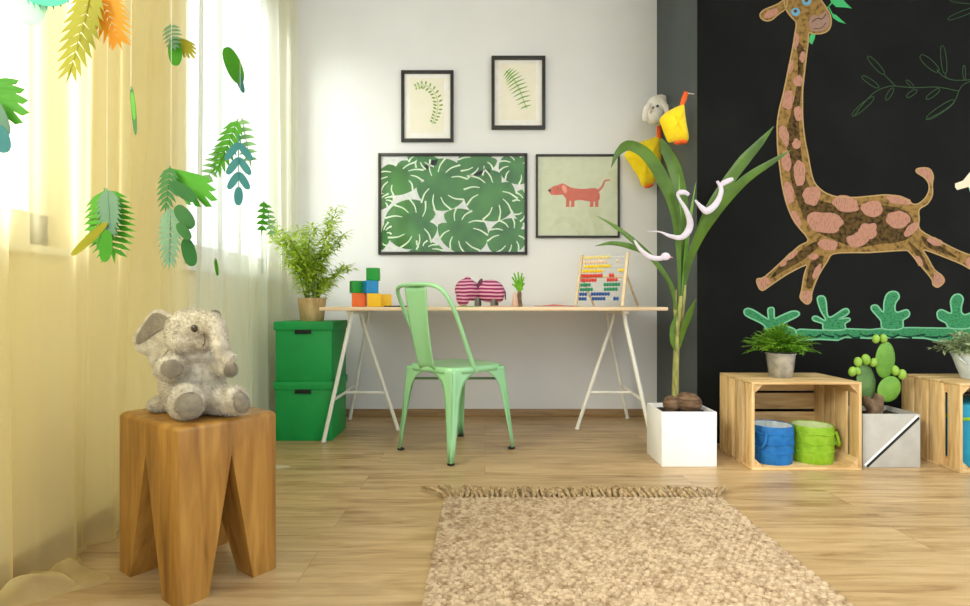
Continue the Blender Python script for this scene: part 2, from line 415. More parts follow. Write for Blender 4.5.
def slab(bm, pts, n, th, mi=0):
    """prism over a planar 3-D outline, thickness th against normal n"""
    n = Vector(n).normalized(); P = [Vector(p) for p in pts]
    if len(P) < 3: return bm
    tri = tessellate_polygon([P])
    a = [bm.verts.new(p) for p in P]
    b = [bm.verts.new(p - n * th) for p in P]
    for t in tri:
        try:
            v = (P[t[1]] - P[t[0]]).cross(P[t[2]] - P[t[0]])
            q = t if v.dot(n) > 0 else t[::-1]
            f = bm.faces.new([a[i] for i in q]); f.material_index = mi
            f = bm.faces.new([b[i] for i in q[::-1]]); f.material_index = mi
        except ValueError: pass
    for i in range(len(P)):
        j = (i + 1) % len(P)
        try:
            f = bm.faces.new((a[i], b[i], b[j], a[j])); f.material_index = mi
        except ValueError: pass
    return bm

def blade(bm, pts, w, fold=0.25, side=(0, -1, 0), n=8, mi=0):
    """a leaf strip with a folded midrib; w = half widths per control point"""
    S = smooth_pts(pts, n)
    W = [w[min(int(i / n), len(w) - 1)] * (1 - (i / n) % 1) + w[min(int(i / n) + 1, len(w) - 1)] * ((i / n) % 1) for i in range(len(S))]
    rows = []; side = Vector(side)
    for i, p in enumerate(S):
        t = (S[min(i + 1, len(S) - 1)] - S[max(i - 1, 0)]).normalized()
        x = t.cross(side)
        if x.length < 1e-5: x = t.orthogonal()
        x.normalize(); nn = x.cross(t)
        rows.append((bm.verts.new(p + x * W[i] - nn * W[i] * fold), bm.verts.new(p), bm.verts.new(p - x * W[i] - nn * W[i] * fold)))
    for a, b in zip(rows, rows[1:]):
        for k in (0, 1):
            f = bm.faces.new((a[k], a[k + 1], b[k + 1], b[k])); f.material_index = mi
    return bm

def leaflet(bm, p, d, ln, w, up=(0, 0, 1), droop=0.2, mi=0):
    d = Vector(d).normalized(); u = Vector(up)
    x = d.cross(u)
    if x.length < 1e-4: x = d.orthogonal()
    x.normalize(); p = Vector(p)
    m = p + d * ln * 0.45; e = p + d * ln - Vector((0, 0, ln * droop))
    v = [bm.verts.new(q) for q in (p, m + x * w, e, m - x * w)]
    c = bm.verts.new(m + d.cross(x) * w * -0.3)
    for a, b in ((0, 1), (1, 2), (2, 3), (3, 0)):
        f = bm.faces.new((v[a], v[b], c)); f.material_index = mi

def remeshed(bm, voxel, iters=6):
    """melt overlapping shapes into one continuous skin"""
    me = bpy.data.meshes.new('tmp'); bm.to_mesh(me); bm.free()
    o = bpy.data.objects.new('tmp', me); COL.objects.link(o)
    r = o.modifiers.new('r', 'REMESH'); r.mode = 'VOXEL'; r.voxel_size = voxel
    s = o.modifiers.new('s', 'SMOOTH'); s.iterations = iters; s.factor = 0.5
    dg = bpy.context.evaluated_depsgraph_get()
    ev = o.evaluated_get(dg); m2 = ev.to_mesh()
    out = bmesh.new(); out.from_mesh(m2); ev.to_mesh_clear()
    bpy.data.objects.remove(o); bpy.data.meshes.remove(me)
    return out

def furry(bm, n, ln, seed=1, mi=0, clump=0.5):
    """short pile blades growing out of a skin, part of the same mesh"""
    rnd = random.Random(seed)
    bm.normal_update()
    tris = bm.calc_loop_triangles()
    data = []; acc = 0
    for t in tris:
        a, b, c = (l.vert.co.copy() for l in t); ar = (b - a).cross(c - a).length / 2
        acc += ar; data.append((acc, a, b, c, [l.vert.normal.copy() for l in t]))
    import bisect
    keys = [d[0] for d in data]
    for _ in range(n):
        d = data[bisect.bisect_left(keys, rnd.random() * acc * 0.9999)]
        u, v = rnd.random(), rnd.random()
        if u + v > 1: u, v = 1 - u, 1 - v
        p = d[1] + (d[2] - d[1]) * u + (d[3] - d[1]) * v
        nn = (d[4][0] + (d[4][1] - d[4][0]) * u + (d[4][2] - d[4][0]) * v).normalized()
        q = mnoise.noise_vector(p * 60) * clump
        dr = (nn + q + Vector((rnd.gauss(0, .3), rnd.gauss(0, .3), rnd.gauss(0, .3) - .25))).normalized()
        x = dr.cross(nn)
        if x.length < 1e-4: x = dr.orthogonal()
        x = x.normalized() * ln * 0.11
        l = ln * rnd.uniform(.6, 1.2); p = p - nn * 0.001
        f = bm.faces.new((bm.verts.new(p + x), bm.verts.new(p - x), bm.verts.new(p + dr * l))); f.material_index = mi
    return bm

# ------------------------------------------------------------------ the room
XL, YB, XR, YK = -1.31, 3.76, 1.154, 3.036
TOP = 2.9
XE, Y0 = 4.2, -2.2
bm = B(); box(bm, (XL - .3, Y0, -.12), (XE, YB + .2, 0)); struct('floor', bm, M['floor'], smooth=False)
bm = B(); box(bm, (XL - .3, Y0 + 1.6, TOP), (XE, YB + .2, TOP + .12)); struct('ceiling', bm, M['ceiling'], smooth=False)
bm = B(); box(bm, (XL - .25, YB, 0), (XR, YB + .15, TOP)); struct('wall_back', bm, M['wall_white'], smooth=False)
bm = B(); box(bm, (XR, YK + .012, 0), (XR + .1, YB + .15, TOP)); struct('wall_return', bm, M['slate'], smooth=False)
bm = B(); box(bm, (XR, YK, 0), (XE, YK + .012, TOP)); box(bm, (XR + .1, YK + .012, 0), (XE, YK + .15, TOP)); struct('wall_blackboard', bm, M['board'], smooth=False)
# left wall with three window openings
wins = [(-1.15, .15), (.50, 1.72), (2.44, 3.42)]
ZB, ZT = 0.93, 2.55
bm = B(); x0, x1 = XL - .15, XL
box(bm, (x0, Y0, 0), (x1, YB, ZB)); box(bm, (x0, Y0, ZT), (x1, YB, TOP))
ys = [Y0] + [v for w in wins for v in w] + [YB]
for a, b in zip(ys[::2], ys[1::2]): box(bm, (x0, a, ZB), (x1, b, ZT))
struct('wall_left', bm, M['wall_left'], smooth=False)
for i, (a, b) in enumerate(wins):
    t = bpy.data.objects.new('window_%d' % (i + 1), None); COL.objects.link(t); t.location = (XL, (a + b) / 2, ZB); t['kind'] = 'structure'
    xf, xb = XL - .03, XL - .09
    bm = B()
    for q in ((a, ZB, a + .075, ZT), (b - .075, ZB, b, ZT)): box(bm, (xb, q[0], q[1]), (xf, q[2], q[3]), .004)
    box(bm, (xb, a, ZB), (xf, b, ZB + .10), .004); box(bm, (xb, a, ZT - .08), (xf, b, ZT), .004)
    if i == 1: box(bm, (xb, a + .5, ZB), (xf, a + .58, ZT), .004)
    part('window_frame', bm, M['win_white'], t)
    bm = B(); box(bm, (XL - .075, a + .05, ZB + .05), (XL - .069, b - .05, ZT - .05)); part('window_pane', bm, M['glass'], t, smooth=False)
    bm = B(); box(bm, (XL - .09, a - .04, ZB - .028), (XL + .028, b + .04, ZB - .004), .004); part('window_sill', bm, M['win_white'], t)
bm = B(); box(bm, (XL, YB - .012, 0), (XR, YB, .05), .002); struct('baseboard_back', bm, M['baseboard'])
bm = B(); box(bm, (XL, Y0, 0), (XL + .012, YB - .012, .053), .002)
M['baseboard_y'] = wood('baseboard_oak_left', (150, 118, 78), (170, 138, 96), (186, 154, 112), 'Y', 4)
struct('baseboard_left', bm, M['baseboard_y'])

# ------------------------------------------------------------------ curtains
def curtain(y0, y1, xb, amp, folds, seed, pool, name, m, label):
    rnd = random.Random(seed)
    ph = [rnd.uniform(0, 6.28) for _ in range(6)]
    nu = int((y1 - y0) * 130); zs = [TOP - .16 - k * (TOP - .16) / 60 for k in range(61)]
    bm = B(); rows = []
    for i in range(nu + 1):
        u = i / nu; y = y0 + (y1 - y0) * u; row = []
        e = pool(y)
        for z in zs:
            v = 1 - z / TOP
            s = (math.sin(u * folds * 6.283 + ph[0] + .6 * math.sin(v * 2 + ph[1])) * .6
                 + math.sin(u * folds * 2.37 * 6.283 + ph[2] + v * .7) * .25 + math.sin(u * folds * .31 * 6.283 + ph[3] + v * 1.8) * .35)
            x = xb + amp * s * (.75 + .5 * v)
            yy = y + .35 * amp * math.sin(u * folds * 6.283 + ph[4] + v * 1.3) + .05 * v * v * math.sin(u * 5 + ph[5])
            row.append(bm.verts.new((x, yy, max(z, .006))))
        bx = row[-1].co.x; by = row[-1].co.y
        for k in range(1, 15):         # spare length lying on the floor
            q = k / 14
            zz = .008 + .052 * math.sin(q * PI) * (.5 + .5 * math.sin(y * 23 + q * 4)) * min(1, e * 9) + .012 * abs(math.sin(q * 9 + y * 31)) * min(1, e * 9)
            row.append(bm.verts.new((bx + e * q * (1 + .1 * math.sin(y * 40)), by + .05 * e * math.sin(q * 7 + y * 17) + (.07 * q if e > .05 else 0), max(.004, zz * (1 - q ** 6)))))
        rows.append(row)
    for a, b in zip(rows, rows[1:]):
        for k in range(len(a) - 1): bm.faces.new((a[k], b[k], b[k + 1], a[k + 1]))
    t = thing(name, label, 'curtain', (xb, (y0 + y1) / 2, 0))
    c = part('curtain_panel', bm, m, t)
    bm = B(); tube(bm, [(xb, y0 - .03, TOP - .14), (xb, y1 + .03, TOP - .14)], .012, 10); part('curtain_pole', bm, M['rail'], t)
    return t
curtain(.62, 2.335, -1.235, .036, 7, 3, lambda y: .17 * math.exp(-((y - 1.44) / .11) ** 2) + .06 * math.exp(-((y - 1.05) / .3) ** 2) + .012, 'sheer_curtain', M['curtain_y'],
        'sheer curtain at the left, tinted yellow for the warm light, its hem pooled on the floor')
curtain(2.44, 3.66, -1.235, .034, 7, 11, lambda y: .30 * math.exp(-((y - 2.54) / .09) ** 2) + .012, 'sheer_curtain', M['curtain_w'],
        'white sheer curtain hanging beside the green storage boxes')

# ------------------------------------------------------------------ stool
SX, SY, SA = -.822, 1.605, rad(53.5)
t = thing('wooden_stool', 'honey coloured solid wood stool with notched tapering legs under the plush elephant', 'stool', (SX, SY, 0), SA)
a, b = .14, .18          # half sizes
def rrect(x0, x1, y0, y1, rs, n=5):
    """rounded rectangle outline, rs = radius per corner (x0y0, x1y0, x1y1, x0y1)"""
    pts = []
    for (cx, cy, r, s) in ((x0, y0, rs[0], PI), (x1, y0, rs[1], 1.5 * PI), (x1, y1, rs[2], 0), (x0, y1, rs[3], .5 * PI)):
        ox = cx + (r if cx == x0 else -r); oy = cy + (r if cy == y0 else -r)
        for k in range(n): pts.append((ox + r * math.cos(s + k / (n - 1) * PI / 2), oy + r * math.sin(s + k / (n - 1) * PI / 2)))
    return pts
def loft(bm, levels):
    rings = [[bm.verts.new((x, y, z)) for x, y in o] for o, z in levels]
    for p, q in zip(rings, rings[1:]):
        for k in range(len(p)): bm.faces.new((p[k], p[(k + 1) % len(p)], q[(k + 1) % len(p)], q[k]))
    bm.faces.new(rings[0][::-1]); bm.faces.new(rings[-1])
zs_ = .352; r = .018; lv = [(rrect(-a, a, -b, b, [r] * 4), zs_)]
for k in range(7):
    f = k / 6 * PI / 2; d = .014 * (1 - math.cos(f)); lv.append((rrect(-a + d, a - d, -b + d, b - d, [r] * 4), .436 + .014 * math.sin(f)))
bm = B(); loft(bm, lv); part('seat', bm, M['stool'], t, local=True)
for sx in (-1, 1):
    for sy in (-1, 1):
        def leg_outline(wx, wy):
            xa, xb_ = sorted((sx * a, sx * (a - wx))); ya, yb = sorted((sy * b, sy * (b - wy)))
            rs = [0.0005] * 4
            idx = {(-1, -1): 0, (1, -1): 1, (1, 1): 2, (-1, 1): 3}[(sx, sy)]; rs[idx] = r
            return rrect(xa, xb_, ya, yb, rs)
        bm = B(); loft(bm, [(leg_outline(.078, .084), 0.0), (leg_outline(a - .0006, b - .0006), zs_)])
        part('leg', bm, M['stool'], t, local=True)

# ------------------------------------------------------------------ plush elephant
YE = 1.57
def e(px, py, dy=0): return at(px, py, YE + dy)
S = YE / F
t = thing('plush_elephant', 'beige grey plush elephant sitting on the wooden stool', 'stuffed toy', (e(195, 412).x, YE, .45))
bm = B()
ell(bm, e(193, 384, .01), (31 * S, .075, 30 * S)); ell(bm, e(195, 394, .0), (30 * S, .078, 20 * S))
ell(bm, e(191, 331, -.01), (23 * S, .066, 22 * S)); ell(bm, e(187, 341, -.03), (19 * S, .05, 13 * S)); ell(bm, e(200, 327, -.03), (16 * S, .05, 16 * S)); ell(bm, e(204, 341, -.045), (9 * S, .03, 8 * S))
ell(bm, e(193, 356, 0), (20 * S, .05, 10 * S))
tube(bm, [e(206, 322, -.05), e(214, 325, -.085), e(219, 334, -.105), e(220, 346, -.118), e(224, 355, -.122), e(232, 361, -.126)], [.032, .026, .021, .019, .018, .017], 14, n=5)
tube(bm, [e(176, 362, -.02), e(172, 366, -.05), e(170, 368, -.085)], [.03, .034, .035], 14, n=5); ell(bm, e(170, 368, -.09), (14.5 * S, .034, 12.5 * S))
tube(bm, [e(212, 364, .0), e(222, 367, -.01), e(227, 368, -.02)], [.022, .024, .022], 14, n=5); ell(bm, e(227, 368, -.02), (8 * S, .022, 9 * S))
tube(bm, [e(188, 395, 0), e(187, 402, -.05), e(186, 402, -.10)], [.045, .043, .045], 16, n=5); ell(bm, e(186, 400.5, -.10), (17 * S, .032, 17 * S))
tube(bm, [e(208, 396, 0), e(222, 400, -.03), e(234, 401, -.045)], [.045, .038, .036], 16, n=5); ell(bm, e(236, 399, -.045), (10 * S, .042, 13 * S), (0, rad(-20), 0))
ell(bm, e(163, 404, .03), (13 * S, .04, 9 * S)); ell(bm, e(156, 405, .04), (7 * S, .03, 6.5 * S))
skin = remeshed(bm, .005, 5)
for v in skin.verts:                     # flat where it sits
    if v.co.z < .455: v.co.z = .455
body = part('body', furry(skin, 26000, .0085, 1), M['plush'], t)
def pad(name, c, r, rot, seed):
    bm = B(); ell(bm, c, r, rot, 24, 14); part(name, furry(bm, 1500, .005, seed), M['plush_dark'], t, label='darker grey ' + name.replace('_', ' '))
pad('paw_pad', e(172, 369, -.118), (10 * S, .009, 8.5 * S), (0, 0, rad(10)), 2)
pad('foot_pad', e(189, 405, -.125), (12 * S, .012, 12 * S), (rad(-8), 0, rad(12)), 3)
pad('foot_pad', e(241, 402, -.062), (7 * S, .030, 10.5 * S), (0, rad(-20), rad(20)), 4)
pad('paw_pad', e(231, 370, -.034), (6 * S, .014, 7 * S), (0, 0, rad(20)), 5)
def ear(outline, dy0, dy1, m_out, seed, lin_pts=None):
    pts = smooth_pts([(x, y, 0) for x, y in outline], 5, True)
    xs = [p[0] for p in pts]; bm = B()
    P = [e(p[0], p[1], dy0 + (dy1 - dy0) * (max(xs) - p[0]) / (max(xs) - min(xs))) for p in pts]
    slab(bm, P, (0, -1, 0), .012)
    bmesh.ops.subdivide_edges(bm, edges=[e_ for e_ in bm.edges if e_.calc_length() > .03], cuts=2)
    bmesh.ops.triangulate(bm, faces=bm.faces)
    o = part('ear', furry(bm, 3500, .0065, seed), m_out, t)
    if lin_pts:
        pts = smooth_pts([(x, y, 0) for x, y in lin_pts], 5, True); bm = B()
        P = [e(p[0], p[1], dy0 - .004 + (dy1 - dy0) * (max(xs) - p[0]) / (max(xs) - min(xs))) for p in pts]
        slab(bm, P, (0, -1, 0), .004); bmesh.ops.triangulate(bm, faces=bm.faces)
        part('ear_lining', furry(bm, 1800, .004, seed + 1), M['plush_dark'], o, label='darker ear lining')
ear([(175, 318), (167, 313), (158, 310), (151, 312), (144, 321), (135, 333), (133, 341), (137, 351), (145, 355), (150, 363), (155, 365), (160, 358), (168, 350), (175, 345), (178, 330)],
    -.01, .03, M['plush'], 11, [(172, 322), (163, 315), (155, 313), (149, 317), (141, 329), (136, 338), (138, 344), (148, 338), (160, 330), (168, 328)])
ear([(208, 316), (211, 311), (216, 311), (219, 315), (217, 321), (211, 322)], .01, .0, M['plush_dark'], 13)
for (px, py, dy) in ((194.5, 328.5, -.083), (209.5, 319, -.078)):
    bm = B(); ell(bm, e(px, py, dy), (3.3 * S, .006, 3.4 * S)); part('eye', bm, M['eye'], t, label='dark glass eye')
bm = B(); tube(bm, [e(204, 333, -.086), e(205, 341, -.088), e(203, 346, -.082)], .0016, 6, n=4); part('mouth_stitch', bm, M['bark'], t)

# ------------------------------------------------------------------ paper leaves on threads
def leaf2d(kind, base, tip, w, n=7, gap=.28, sweep=.45, seed=0):
    """outlines (lists of 2-D points, pixels) of one cut-paper leaf"""
    bx, by = base; tx, ty = tip; L = math.hypot(tx - bx, ty - by); dx, dy = (tx - bx) / L, (ty - by) / L; nx, ny = -dy, dx
    T = lambda u, v: (bx + dx * u * L + nx * v, by + dy * u * L + ny * v)
    out = []
    if kind == 'pinnate':
        out.append([T(0, -.6), T(.97, -.25), T(1, 0), T(.97, .25), T(0, .6)])
        for s in (-1, 1):
            for k in range(n):
                u0 = .03 + .84 * k / n; u1 = u0 + .84 / n * (1 - gap)
                um = (u0 + u1) / 2; ut = min(.97, um + sweep * (w / L) * .35 + .02)
                pr = math.sin(PI * (ut * .84 + .09)) ** .6; reach = w / 2 * pr
                mid = .55
                out.append([T(u0, 0), T(u0 + (ut - u0) * mid * .55, s * reach * mid), T(ut, s * reach), T(u1 + (ut - u1) * mid * 1.1, s * reach * mid * .95), T(u1, 0)])
        out.append([T(.82, -w * .06), T(1, 0), T(.82, w * .06)])
    elif kind == 'oval':
        m = 12; out.append([T(.5 - .5 * math.cos(PI * k / m), w / 2 * math.sin(PI * k / m) ** .8) for k in range(m + 1)] +
                           [T(.5 + .5 * math.cos(PI * k / m), -w / 2 * math.sin(PI * k / m) ** .8) for k in range(1, m)])
    elif kind == 'compound':
        out.append([T(0, -.5), T(.8, -.3), T(.8, .3), T(0, .5)])
        for k in range(n):
            u = .12 + .62 * k / n
            for s in (-1, 1):
                b = T(u, 0); q = T(u + .24, s * w / 2 * (1 - .35 * k / n))
                out += leaf2d('oval', b, q, w * .30)
        out += leaf2d('oval', T(.74, 0), T(1, 0), w * .34)
    elif kind == 'fan':
        for k in range(n):
            a = (k / (n - 1) - .5) * sweep * 2.6; ln = L * (1 - .28 * abs(k / (n - 1) - .5) * 2)
            ca, sa = math.cos(a), math.sin(a); q = (bx + (dx * ca - dy * sa) * ln, by + (dx * sa + dy * ca) * ln)
            out += [[(bx, by), ((bx + q[0]) / 2 - (q[1] - by) / L * w / n * .5, (by + q[1]) / 2 + (q[0] - bx) / L * w / n * .5), (q[0] - (q[1] - by) / L * w / n * (1 - gap) * .9 - (q[0] - bx) * .08, q[1] + (q[0] - bx) / L * w / n * (1 - gap) * .9 - (q[1] - by) * .08), q,
                     ((bx + q[0] * 3) / 4 + (q[1] - by) / L * w / n * .45, (by + q[1] * 3) / 4 - (q[0] - bx) / L * w / n * .45), ((bx + q[0]) / 2 + (q[1] - by) / L * w / n * .4, (by + q[1]) / 2 - (q[0] - bx) / L * w / n * .4)]]
    return out

def leaf_cluster(Y, label, items, hang=None, yaw=0):
    xs = [i[1][0] for i in items]; hx, hy = hang or items[0][1]
    p0 = at(hx, hy, Y)
    t = thing('paper_leaf_cluster', label, 'paper leaves', p0, group='paper leaf decorations hanging by the curtains')
    for j, it in enumerate(items):
        kind, base, tip, w, m = it[:5]; kw = it[5] if len(it) > 5 else {}
        off = -.012 * j + .01; bm = B(); tilt = random.Random(j + int(hx)).uniform(-.25, .25) + kw.pop('tilt', 0)
        lx = at(base[0], base[1], Y)
        for o in leaf2d(kind, base, tip, w, **kw):
            P = []
            for (x, y) in o:
                q = at(x, y, Y + off); q.y += (q.x - lx.x) * tilt - .25 * ((q.x - lx.x) ** 2 + (q.z - lx.z) ** 2)
                P.append(q)
            # a gently bent sheet: fan faces with real thickness
            n = Vector((0, -1, 0)); c = sum(P, Vector()) / len(P)
            slab(bm, P, n, .0007)
        part('paper_leaf', bm, M[m], t, smooth=False)
    bm = B(); tube(bm, [p0 + Vector((0, .0, -.01)), Vector((p0.x + .004, p0.y, TOP))], .0006, 5); part('thread', bm, M['thread'], t, smooth=False)
    return t
leaf_cluster(1.20, 'aqua paper leaf with a pale aqua sheet at the top left edge', [
    ('oval', (26, -30), (34, 26), 34, 'pap_pale'), ('pinnate', (20, -26), (96, -4), 64, 'pap_aqua', dict(n=8, gap=.10, sweep=.6)), ('oval', (22, -20), (90, -2), 44, 'pap_aqua')], (30, -32))
leaf_cluster(1.32, 'olive and orange paper palm leaves hanging at the top left', [
    ('pinnate', (95, -16), (122, 50), 40, 'pap_orange', dict(n=9, gap=.3, sweep=1.5)), ('pinnate', (93, -18), (70, 86), 42, 'pap_olive', dict(n=9, gap=.18, sweep=1.2))], (95, -18))
leaf_cluster(1.12, 'bright green paper palm leaf cut by the left edge of the picture', [
    ('fan', (-32, 84), (26, 118), 76, 'pap_green', dict(n=8, gap=.25, sweep=.50)), ('oval', (-12, 96), (4, 136), 16, 'pap_grey'), ('oval', (-6, 124), (3, 152), 16, 'pap_teal')], (-24, 80))
leaf_cluster(2.02, 'small grey, green and yellow paper leaf tuft high beside the bright window gap', [
    ('fan', (176, 36), (195, 58), 22, 'pap_olive', dict(n=7, gap=.3, sweep=.35)), ('oval', (174, 38), (176, 66), 13, 'pap_green'), ('pinnate', (170, 24), (176, 52), 22, 'pap_grey', dict(n=6, gap=.3))], (170, 25))
leaf_cluster(1.75, 'narrow paper leaf turned edge on above the spiky green cluster', [('oval', (131, 86), (137, 136), 5, 'pap_dark'), ('oval', (132, 92), (135, 120), 4, 'pap_green')], (131, 86))
leaf_cluster(2.45, 'small rolled green paper leaf with a thin stem on the white curtain', [
    ('oval', (229, 52), (245, 94), 7, 'pap_teal'), ('oval', (226, 47), (240, 83), 15, 'pap_green')], (227, 47))
leaf_cluster(2.15, 'green, mint and teal paper leaves hanging on the white curtain', [
    ('pinnate', (242, 118), (252, 170), 20, 'pap_mint', dict(n=6, gap=.34, sweep=.2)), ('pinnate', (222, 146), (206, 186), 20, 'pap_mint', dict(n=6, gap=.3)),
    ('pinnate', (238, 119), (215, 178), 26, 'pap_green', dict(n=8, gap=.15, sweep=1.0)), ('compound', (238, 134), (240, 206), 24, 'pap_teal', dict(n=3))], (240, 117))
leaf_cluster(1.85, 'large cluster of grey and dark green paper leaves hanging over the bright window gap', [
    ('fan', (170, 168), (216, 205), 42, 'pap_green', dict(n=6, gap=.25, sweep=.30)), ('pinnate', (170, 166), (166, 214), 24, 'pap_dark', dict(n=7, gap=.2, sweep=1.0)),
    ('pinnate', (170, 206), (171, 271), 27, 'pap_grey', dict(n=9, gap=.2, sweep=1.2)),
    ('oval', (170, 182), (194, 200), 13, 'pap_dark'), ('oval', (176, 206), (194, 228), 15, 'pap_dark'), ('oval', (178, 224), (194, 240), 11, 'pap_dark'), ('oval', (184, 238), (191, 266), 13, 'pap_dark')], (171, 164))
leaf_cluster(1.45, 'spiky bright green paper leaf cluster with a grey centre above the elephant', [
    ('pinnate', (104, 188), (118, 264), 58, 'pap_green', dict(n=11, gap=.35, sweep=.45)), ('pinnate', (108, 200), (96, 250), 40, 'pap_green', dict(n=7, gap=.35)),
    ('pinnate', (107, 188), (113, 240), 28, 'pap_grey', dict(n=9, gap=.08, sweep=1.0)), ('oval', (106, 222), (76, 256), 8, 'pap_olive'), ('oval', (106, 230), (104, 262), 12, 'pap_green')], (107, 187))
leaf_cluster(2.8, 'small green and mint paper leaf beside the bamboo plant', [
    ('pinnate', (266, 203), (273, 240), 13, 'pap_mint', dict(n=6, gap=.3)), ('pinnate', (264, 201), (262, 236), 13, 'pap_green', dict(n=5, gap=.2))], (265, 200))
leaf_cluster(2.35, 'tiny green paper leaf seen edge on low on the curtain', [('oval', (215, 258), (218, 276), 4, 'pap_green')], (215, 258))

# ------------------------------------------------------------------ storage boxes and bamboo
def storage_box(z0, label):
    t = thing('storage_box', label, 'storage box', (-1.0, 3.25, z0), group='green storage boxes')
    bm = B(); box(bm, (-1.155, 3.085, z0), (-.845, 3.405, z0 + .30), .003); part('body', bm, M['green_box'], t)
    bm = B(); box(bm, (-1.163, 3.077, z0 + .282), (-.837, 3.413, z0 + .3285), .004); lid = part('lid', bm, M['green_box'], t)
    bm = B(); box(bm, (-1.045, 3.0745, z0 + .262), (-.955, 3.079, z0 + .285), .002); part('slot_shade', bm, M['dark'], t, label='dark plate painted as the shade in the hand hole')  # near-black plate on the front, painted as shade inside the slot
    return t
storage_box(0, 'green lidded storage box on the floor, lower of the stack')
storage_box(.3285, 'green lidded storage box on top of the stack, under the bamboo pot')
pc = Vector((-1.0, 3.24, .657))
t = thing('bamboo_plant', 'bushy lime green bamboo in a woven pot on the green boxes', 'potted plant', pc)
bm = B(); lathe(bm, pc, [(.0, 0), (.062, 0), (.066, .01), (.079, .12), (.082, .132), (.076, .132), (.070, .105), (0, .105)], 36)
part('pot', bm, M['wicker'], t)
bm = B(); lathe(bm, pc, [(0, .108), (.069, .108)], 24); part('soil', bm, M['soil'], t)
tips = [(337, 208), (344, 235), (349, 268), (312, 226), (298, 230), (276, 240), (290, 262), (303, 246), (326, 250), (318, 268), (334, 222), (284, 232), (330, 282), (270, 226)]
fol = B(); rnd = random.Random(5)
for i, (px, py) in enumerate(tips):
    Yt = 3.24 + rnd.uniform(-.10, .12) - (.20 if px < 292 else 0); e_ = at(px, py, Yt)
    b_ = pc + Vector((rnd.uniform(-.035, .035), rnd.uniform(-.035, .035), .10))
    mid = b_.lerp(e_, .5) + Vector((-(e_.x - b_.x) * .22, 0, .03))
    bm = B(); tube(bm, [b_, mid, e_], [.0042, .003, .0012], 7, n=6); part('stem', bm, M['cane'], t)
    S2 = smooth_pts([b_, mid, e_], 20)
    for k in range(12 if py < 262 else 8, len(S2)):
        for q in range(7):
            th = rnd.uniform(0, 2 * PI); el = rnd.uniform(-.35, .75)
            d = Vector((math.cos(th) * math.cos(el), math.sin(th) * math.cos(el), math.sin(el)))
            s0 = S2[k] + d * rnd.uniform(0, .03)
            leaflet(fol, s0, d, rnd.uniform(.036, .066), rnd.uniform(.0058, .0088), droop=.25)
part('foliage', fol, M['bamboo'], t, smooth=False)

# ------------------------------------------------------------------ desk
bm = B(); box(bm, (-.882, 2.975, .719), (.974, 3.735, .738), .004)
single('tabletop', bm, M['top'], 'long pale wooden desk top resting on two white trestles', 'table', (.046, 3.355, .719))
def trestle(sx, cx, feet, ridge, label):
    t = thing('trestle', label, 'trestle', (cx, 3.35, 0), group='white trestles under the desk')
    A, C, Bf = feet
    f = lambda p: Vector((p[0], p[1], .012))
    tA, tC, tB = Vector((ridge, 3.08, .708)), Vector((ridge, 3.53, .708)), Vector((ridge, 3.31, .708))
    bm = B(); box(bm, (ridge - .018, 3.04, .700), (ridge + .018, 3.60, .719), .004); part('top_bar', bm, M['white_metal'], t)
    for p, q in ((A, tA), (C, tC), (Bf, tB)):
        bm = B(); q = q.copy()
        k = q + (f(p) - q) * .06; k.z -= .02
        tube(bm, [f(p), k, q], [.0115, .0115, .0115], 10); lg = part('leg', bm, M['white_metal'], t)
        bm = B(); ell(bm, (p[0], p[1], .010), (.014, .014, .010), u=12, v=8); part('foot_cap', bm, M['white_metal'], lg)
    u = .69
    pa, pcc = f(A).lerp(tA, 1 - u), f(C).lerp(tC, 1 - u); pb = f(Bf).lerp(tB, 1 - u)
    bm = B(); tube(bm, [pa, pcc], .0085, 8); part('crossbar', bm, M['white_metal'], t)
    bm = B(); tube(bm, [pb, (pa + pcc) / 2], .0085, 8); part('crossbar', bm, M['white_metal'], t)
trestle(-1, -.73, [(-.875, 3.04), (-.875, 3.63), (-.517, 3.325)], -.735, 'white metal trestle under the left end of the desk, by the green boxes')
trestle(1, .77, [(.905, 3.04), (.93, 3.66), (.55, 3.345)], .765, 'white metal trestle under the right end of the desk, by the white planter')

# ------------------------------------------------------------------ chair
t = thing('metal_chair', 'mint green metal cafe chair with a single back splat at the desk', 'chair', (-.153, 2.90, 0), rad(-45))
def seat_outline(s, k=5.5, n=44):
    return [(s * math.copysign(abs(math.cos(2 * PI * i / n)) ** (2 / k), math.cos(2 * PI * i / n)), s * math.copysign(abs(math.sin(2 * PI * i / n)) ** (2 / k), math.sin(2 * PI * i / n))) for i in range(n)]
bm = B(); rings = []
for s, z in ((.186, .418), (.187, .436), (.182, .447), (.172, .451), (.15, .449), (.10, .445), (.04, .443)):
    rings.append([bm.verts.new((x, y, z)) for x, y in seat_outline(s)])
for p, q in zip(rings, rings[1:]):
    for k in range(len(p)): bm.faces.new((p[k], p[(k + 1) % len(p)], q[(k + 1) % len(p)], q[k]))
bm.faces.new(rings[-1])
o = part('seat', bm, M['mint'], t, local=True); md = o.modifiers.new('thick', 'SOLIDIFY'); md.thickness = .003
